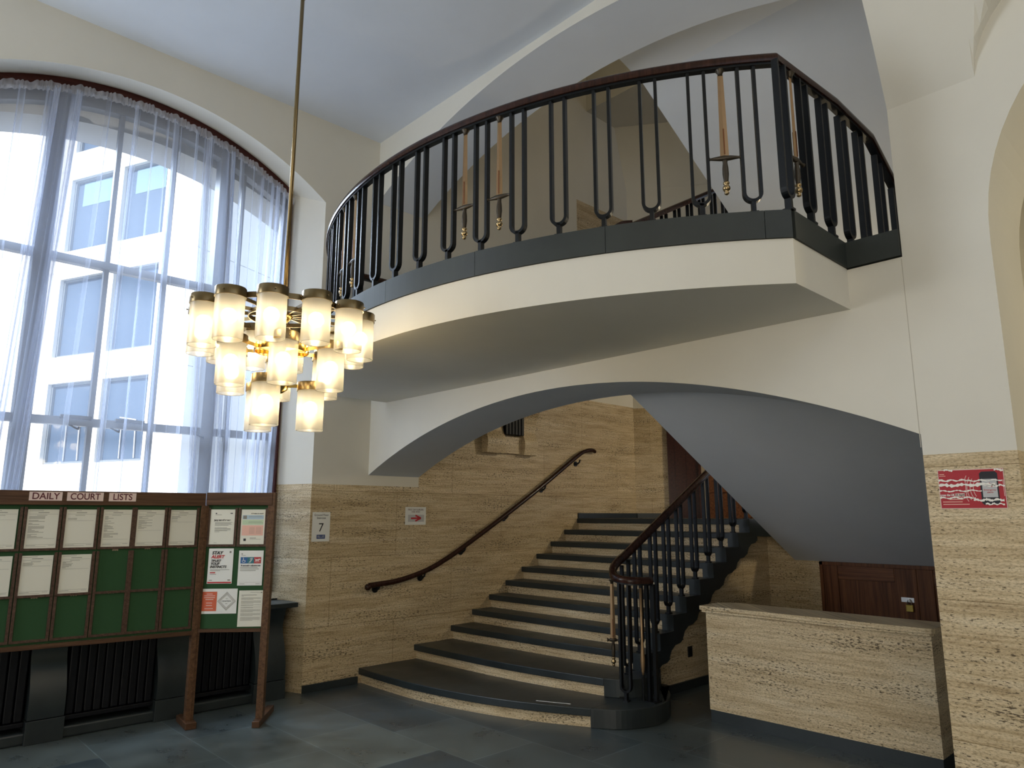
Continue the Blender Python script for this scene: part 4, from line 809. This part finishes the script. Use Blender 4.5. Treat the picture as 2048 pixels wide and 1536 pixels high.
# ------------------------------------------------------------------ radiators and slate consoles below the window
def radiators():
    ys = [(-3.55, -2.90), (-2.63, -2.0), (-1.66, -1.17)]
    labs = ['black ribbed radiator cut off by the left edge of the photo', 'black ribbed radiator under the middle of the notice board', 'black ribbed radiator behind the angled end of the notice board']
    for (a, b), lab in zip(ys, labs):
        r = empty('radiator', (-0.05, (a+b)/2, 0.1), lab, 'radiator', 'black radiators under the window')
        n = int(round((b-a)/0.062)); w_ = (b-a)/n
        for i in range(n):
            m = MB(); y = a + w_*i; m.prism([(y+0.006, 0.16), (y+w_-0.006, 0.16), (y+w_-0.004, 0.2), (y+w_-0.004, 0.72), (y+w_-0.015, 0.75), (y+0.015, 0.75), (y+0.004, 0.72), (y+0.004, 0.2)], 'X', -0.16, -0.005); m.build('column', RADM, r, bevel=0.008)
        m = MB(); m.box((-0.14, a-0.01, 0.12), (0.0, b+0.01, 0.155)); m.build('base_bar', RADM, r, bevel=0.006)
        m = MB(); m.box((-0.3, a-0.05, 0.0), (0.03, b+0.05, 0.085)); struct(m.build('trim_%d' % (3 + labs.index(lab)), SLATE, bevel=0.015))
    prof = [(-0.33, 0.0), (0.055, 0.0), (0.055, 0.16), (0.05, 0.162), (0.052, 0.30), (0.035, 0.42), (-0.005, 0.54), (-0.02, 0.62), (-0.01, 0.70), (0.02, 0.78), (0.02, 0.80), (-0.33, 0.80)]
    pr = smooth_curve([(0.052, 0.17), (0.06, 0.26), (0.05, 0.36), (0.01, 0.48), (-0.03, 0.58), (-0.035, 0.66), (-0.005, 0.75), (0.015, 0.8)], 5)
    for (a, b, lab) in ((-2.885, -2.645, 'slate console between the two left radiators'), (-1.985, -1.68, 'slate console just left of the notice board middle post'), (-1.15, -0.86, 'slate console beside the travertine window jamb')):
        m = MB(); m.prism([(-0.33, 0.165)] + [tuple(p) for p in pr] + [(-0.33, 0.8)], 'Y', a, b); o = m.build('window_console', SLATE, None, 30); tag(o, lab, 'console', 'slate consoles under the window')
        m = MB(); m.box((-0.33, a-0.006, 0), (0.065, b+0.006, 0.165)); m.build('console_base', SLATE, o, bevel=0.003)
    # stair wall radiator between travertine consoles
    cp = smooth_curve([(0.10, 2.43), (0.115, 2.52), (0.115, 2.60), (0.075, 2.70), (0.065, 2.78), (0.10, 2.90), (0.16, 3.0), (0.18, 3.1)], 5)
    for (a, b, lab) in ((1.60, 1.90, 'travertine console left of the small black radiator on the stair wall'), (2.235, 2.47, 'travertine console right of the small black radiator on the stair wall')):
        m = MB(); m.prism([(0.0, 2.43)] + [tuple(p) for p in cp] + [(0.0, 3.1)], 'Y', a, b); tag(m.build('wall_console', TRAV_LIT, None, 30), lab, 'console', 'travertine wall consoles')
    r = empty('wall_radiator', (0.05, 2.03, 2.66), 'small black radiator high on the stair wall between two stone consoles', 'radiator')
    for i in range(6): 
        m = MB(); y = 1.905 + 0.055*i; m.box((0.02, y, 2.67), (0.11, y+0.045, 3.1)); m.build('column', RADM, r, bevel=0.006)
    m = MB(); m.box((0.0, 1.901, 2.44), (0.05, 2.234, 2.65)); m.build('shelf', TRAV_LIT, r)
radiators()

# ------------------------------------------------------------------ desk, cupboard, door
def furniture():
    r = empty('reception_counter', (4.05, 1.5, 0), 'travertine reception counter with slate plinth under the arch on the right', 'counter')
    X0, X1, Y0, Y1 = 3.185, 4.905, 1.345, 1.66
    m = MB(); m.box((X0, Y0, 0.095), (X1, Y0+0.06, 0.865)); m.build('front_panel', TRAVP, r)
    m = MB(); m.box((X1-0.06, Y0+0.061, 0.095), (X1, Y1, 0.865)); m.build('end_panel', TRAVP, r); m = MB(); m.box((X0, Y0+0.061, 0.095), (X0+0.05, Y1, 0.865)); m.build('end_panel', TRAVP, r)
    m = MB(); m.box((X0+0.004, Y0+0.004, 0), (X1-0.004, Y1, 0.095)); m.build('plinth', SLATE, r)
    def outl(o): 
        c = 0.05
        a = [(X0-0.03+o, Y0-0.05+o+0.0), (X1+0.03-c, Y0-0.05+o), (X1+0.03-o-0.015, Y0-0.05+0.015), (X1+0.03-o, Y0-0.05+c), (X1+0.03-o, Y1+0.04), (X0-0.03+o+0.12, Y1+0.04), (X0-0.03+o, Y1-0.06)]
        return a
    m = MB(); m.prism(outl(0.0), 'Z', 0.885, 0.92); m.prism(outl(0.012), 'Z', 0.866, 0.884); m.build('counter_top', TRAVP, r, bevel=0.004)
    c = empty('understair_cupboard', (4.1, 3.97, 0), 'low dark mahogany double-door cupboard behind the travertine counter', 'cupboard')
    y = 3.97; m = MB(); m.box((3.04, y-0.03, 0), (3.075, y+0.04, 1.165)); m.box((3.04, y-0.03, 1.13), (5.41, y+0.04, 1.165)); m.build('frame', MAHO, c)
    for (a, b) in ((3.078, 4.02), (4.023, 5.38)):
        lo, hi = a+(0.155 if a < 4 else 0.15), (b-0.21 if a < 4 else b-0.15)
        m = MB(); m.box((a, y-0.004, 0.0), (b, y+0.02, 1.128)); d = m.build('door', MAHO, c)
        for (u, v) in ((a, lo), (hi, b)): q = MB(); q.box((u, y-0.022, 0.0), (v, y-0.005, 1.128)); q.build('stile', MAHO, d, bevel=0.003)
        for (u, v) in ((0.985, 1.128), (0.0, 0.16)): q = MB(); q.box((lo+0.001, y-0.021, u), (hi-0.001, y-0.005, v)); q.build('cross_rail', MAHOX, d, bevel=0.003)
    m = MB(); m.box((3.86, y-0.03, 0.80), (3.98, y-0.022, 0.845)); m.box((3.93, y-0.045, 0.81), (3.94, y-0.022, 0.835)); m.build('hasp', STEEL, c)
    pz = empty('padlock', (3.935, y-0.045, 0.76), 'small brass padlock hanging from the hasp of the mahogany cupboard', 'padlock')
    m = MB(); m.tube([(3.918, y-0.042, 0.77), (3.918, y-0.042, 0.808), (3.926, y-0.042, 0.822), (3.938, y-0.042, 0.826), (3.95, y-0.042, 0.822), (3.957, y-0.042, 0.808), (3.957, y-0.042, 0.77)], 0.005, 6, (0, 1, 0)); m.build('shackle', STEEL, pz, True)
    m = MB(); m.box((3.905, y-0.055, 0.71), (3.97, y-0.03, 0.775)); m.build('body', TAG, pz, bevel=0.004)
    # landing door and panelling on the canted wall
    cd = (math.sin(math.radians(55)), math.cos(math.radians(55))); M = frame((0, 4.69), cd)
    r = bpy.data.objects.new('door_1', None); COL.objects.link(r); r.matrix_basis = M @ Matrix.Translation((0.7, 1.63, 0)); r['kind'] = 'structure'
    m = MB(); m.box((0.49, 1.63, -0.01), (0.53, 3.25, 0.05)); m.box((0.49, 3.2, 0), (1.0, 3.25, 0.05)); m.box((0.93, 1.63, 0), (0.97, 3.25, 0.05)); m.build('door_frame', DOORW, r, M=M)
    m = MB(); m.box((0.53, 1.63, 0.0), (0.93, 3.2, 0.015)); m.box((0.60, 1.8, 0.015), (0.70, 3.1, 0.022)); m.box((0.76, 1.8, 0.015), (0.87, 3.1, 0.022)); m.build('door_leaf', DOORW, r, M=M)
    m = MB(); m.box((0.97, 1.63, 0), (1.03, 3.25, 0.04)); m.build('door_post', mat('pale_post', (0.35, 0.28, 0.2), 0.5), r, M=M)
    m = MB(); m.box((1.03, 1.63, 0.0), (2.6, 3.25, 0.02))
    for k in range(5): m.box((1.03 + 0.31*k, 1.63, 0.02), (1.05 + 0.31*k, 3.25, 0.035))
    m.box((1.03, 2.0, 0.02), (2.6, 2.02, 0.035)); m.build('panelling', MAHO, r, M=M)
    m = MB(); m.box((2.428, 2.2, 0.29), (2.438, 2.275, 0.39)); o = m.build('wall_socket', mat('black_plastic', (0.01, 0.01, 0.01), 0.5), bevel=0.002); tag(o, 'small black socket plate on the travertine wall under the stairs', 'socket')
    q = MB(); q.box((2.438, 2.215, 0.31), (2.4395, 2.26, 0.37)); q.build('face_plate', IRON, o)
furniture()

# ------------------------------------------------------------------ wall signs
def signs():
    A = frame((0.0, 0.0), (0, 1))
    s = sheet('stair_sign', -0.63, 1.411, -0.432, 1.70, A, PAPERW, 'white sign reading Ground Floor Staircase 7 BLUE on the travertine wall', 'sign', z=0.001)
    text('Ground Floor\nStaircase', -0.531, 1.657, 0.030, INK, A, s, 0.0035, sx=0.95); text('7', -0.531, 1.545, 0.12, INK, A, s, 0.0035)
    rects('blue_block', [(-0.575, 1.438, -0.482, 1.478)], BLUE, A, s, 0.003); text('BLUE', -0.5285, 1.458, 0.034, LGREY, A, s, 0.0042)
    s = sheet('direction_sign', 0.488, 1.565, 0.77, 1.76, A, PAPERW, 'white sign with red arrow reading FIRST DAY JURORS THIS WAY', 'sign', z=0.001)
    text('FIRST DAY JURORS\nTHIS WAY', 0.628, 1.718, 0.026, MAROON, A, s, 0.0035, sx=0.98)
    rects('grey_block', [(0.525, 1.598, 0.745, 1.675)], LGREY, A, s, 0.003)
    b = MB()
    for p, q in (((0.565, 1.636), (0.69, 1.638)), ((0.625, 1.668), (0.70, 1.638)), ((0.625, 1.607), (0.70, 1.638))): b.bar((*p, 0.004), (*q, 0.004), 0.018, 0.001)
    b.build('arrow', RED, s, M=A)
    B = frame((5.43, 0.0), (1, 0))
    s = sheet('alert_poster', 0.0, 1.70, 0.29, 1.897, B, REDP, 'torn red poster picturing a phone, stuck on the travertine pier', 'poster', z=0.001)
    rects('border', [(0, 1.70, 0.29, 1.703), (0, 1.893, 0.29, 1.897), (0, 1.70, 0.003, 1.897), (0.287, 1.70, 0.29, 1.897)], PINKP, B, s, 0.003)
    b = MB(); x0, x1, y0, y1 = 0.185, 0.262, 1.718, 1.882; b.prism([(x0+.01, y0), (x1-.01, y0), (x1, y0+.01), (x1, y1-.01), (x1-.01, y1), (x0+.01, y1), (x0, y1-.01), (x0, y0+.01)], 'Z', 0.003, 0.0036); b.build('phone_picture', INK, s, M=B)
    rects('alert_box', [(0.193, 1.755, 0.256, 1.845)], LGREY, B, s, 0.004); text('Emergency\nalerts', 0.2245, 1.785, 0.012, RED, B, s, 0.0045)
    b = MB(); b.add([(0.213, 1.806, .0045), (0.237, 1.806, .0045), (0.225, 1.828, .0045)], [(0, 1, 2)]); b.build('warning_mark', RED, s, M=B)
    b = MB()
    for k in range(5):
        R_ = 0.07 + 0.014*k
        for sg in (0, PI):
            b.sweep([(0.2235 + R_*math.cos(t), 1.80 + R_*1.1*math.sin(t), 0.0028) for t in lin(sg - 0.55, sg + 0.55, 9) if 0.12 < 0.2235 + R_*math.cos(t) < 0.286 and 1.705 < 1.80 + R_*1.1*math.sin(t) < 1.89] or [(0.2, 1.8, 0.001), (0.201, 1.8, 0.001)], [(-0.0012, -0.0002), (0.0012, -0.0002), (0.0012, 0.0002), (-0.0012, 0.0002)])
    b.build('rings', PINKP, s, M=B)
    text('cross the UK', 0.036, 1.7685, 0.0165, PAPERW, B, s, 0.0035, sx=0.72, bold=0.0004, align='CENTER'); rects('date_box', [(0.071, 1.760, 0.113, 1.777)], PINKP, B, s, 0.0035); text('23 April', 0.092, 1.7685, 0.0155, INK, B, s, 0.004, sx=0.78, bold=0.0004)
    rects('print', [(0.012 + .03*(i == 0), 1.745 - 0.0125*i, [0.105, 0.10, 0.13][i], 1.749 - 0.0125*i) for i in range(3)], LPINK, B, s, 0.0032); rects('print', [(0.008, 1.872, 0.03, 1.876), (0.006, 1.864, 0.035, 1.867)], LPINK, B, s, 0.0032)
    rnd = random.Random(5)
    def tear(xa, xb, yc, h, n=26):
        t = []; u = []; b = MB()
        for i in range(n+1):
            x = xa + (xb-xa)*i/n; w_ = h*(0.35 + 0.65*abs(math.sin(i*1.3 + xa*40)))*rnd.uniform(.5, 1.2); c = yc + 0.003*math.sin(i*0.7)
            t.append((x, c + w_/2, 0.0052)); u.append((x, c - w_/2, 0.0052))
        for i in range(n): b.add([u[i], u[i+1], t[i+1], t[i]], [(0, 1, 2, 3)])
        b.build('torn_strip', TORN, s, M=B)
    tear(0.0, 0.14, 1.842, 0.012); tear(0.12, 0.28, 1.838, 0.009); tear(0.0, 0.25, 1.818, 0.020); tear(0.2, 0.29, 1.812, 0.012); tear(0.0, 0.19, 1.792-0.003, 0.008); tear(0.0, 0.16, 1.7545-0.0, 0.010); tear(0.15, 0.28, 1.742, 0.014); tear(0.2, 0.28, 1.722, 0.012); tear(0.03, 0.07, 1.894, 0.012, 8); tear(0.25, 0.29, 1.888, 0.012, 8)
signs()
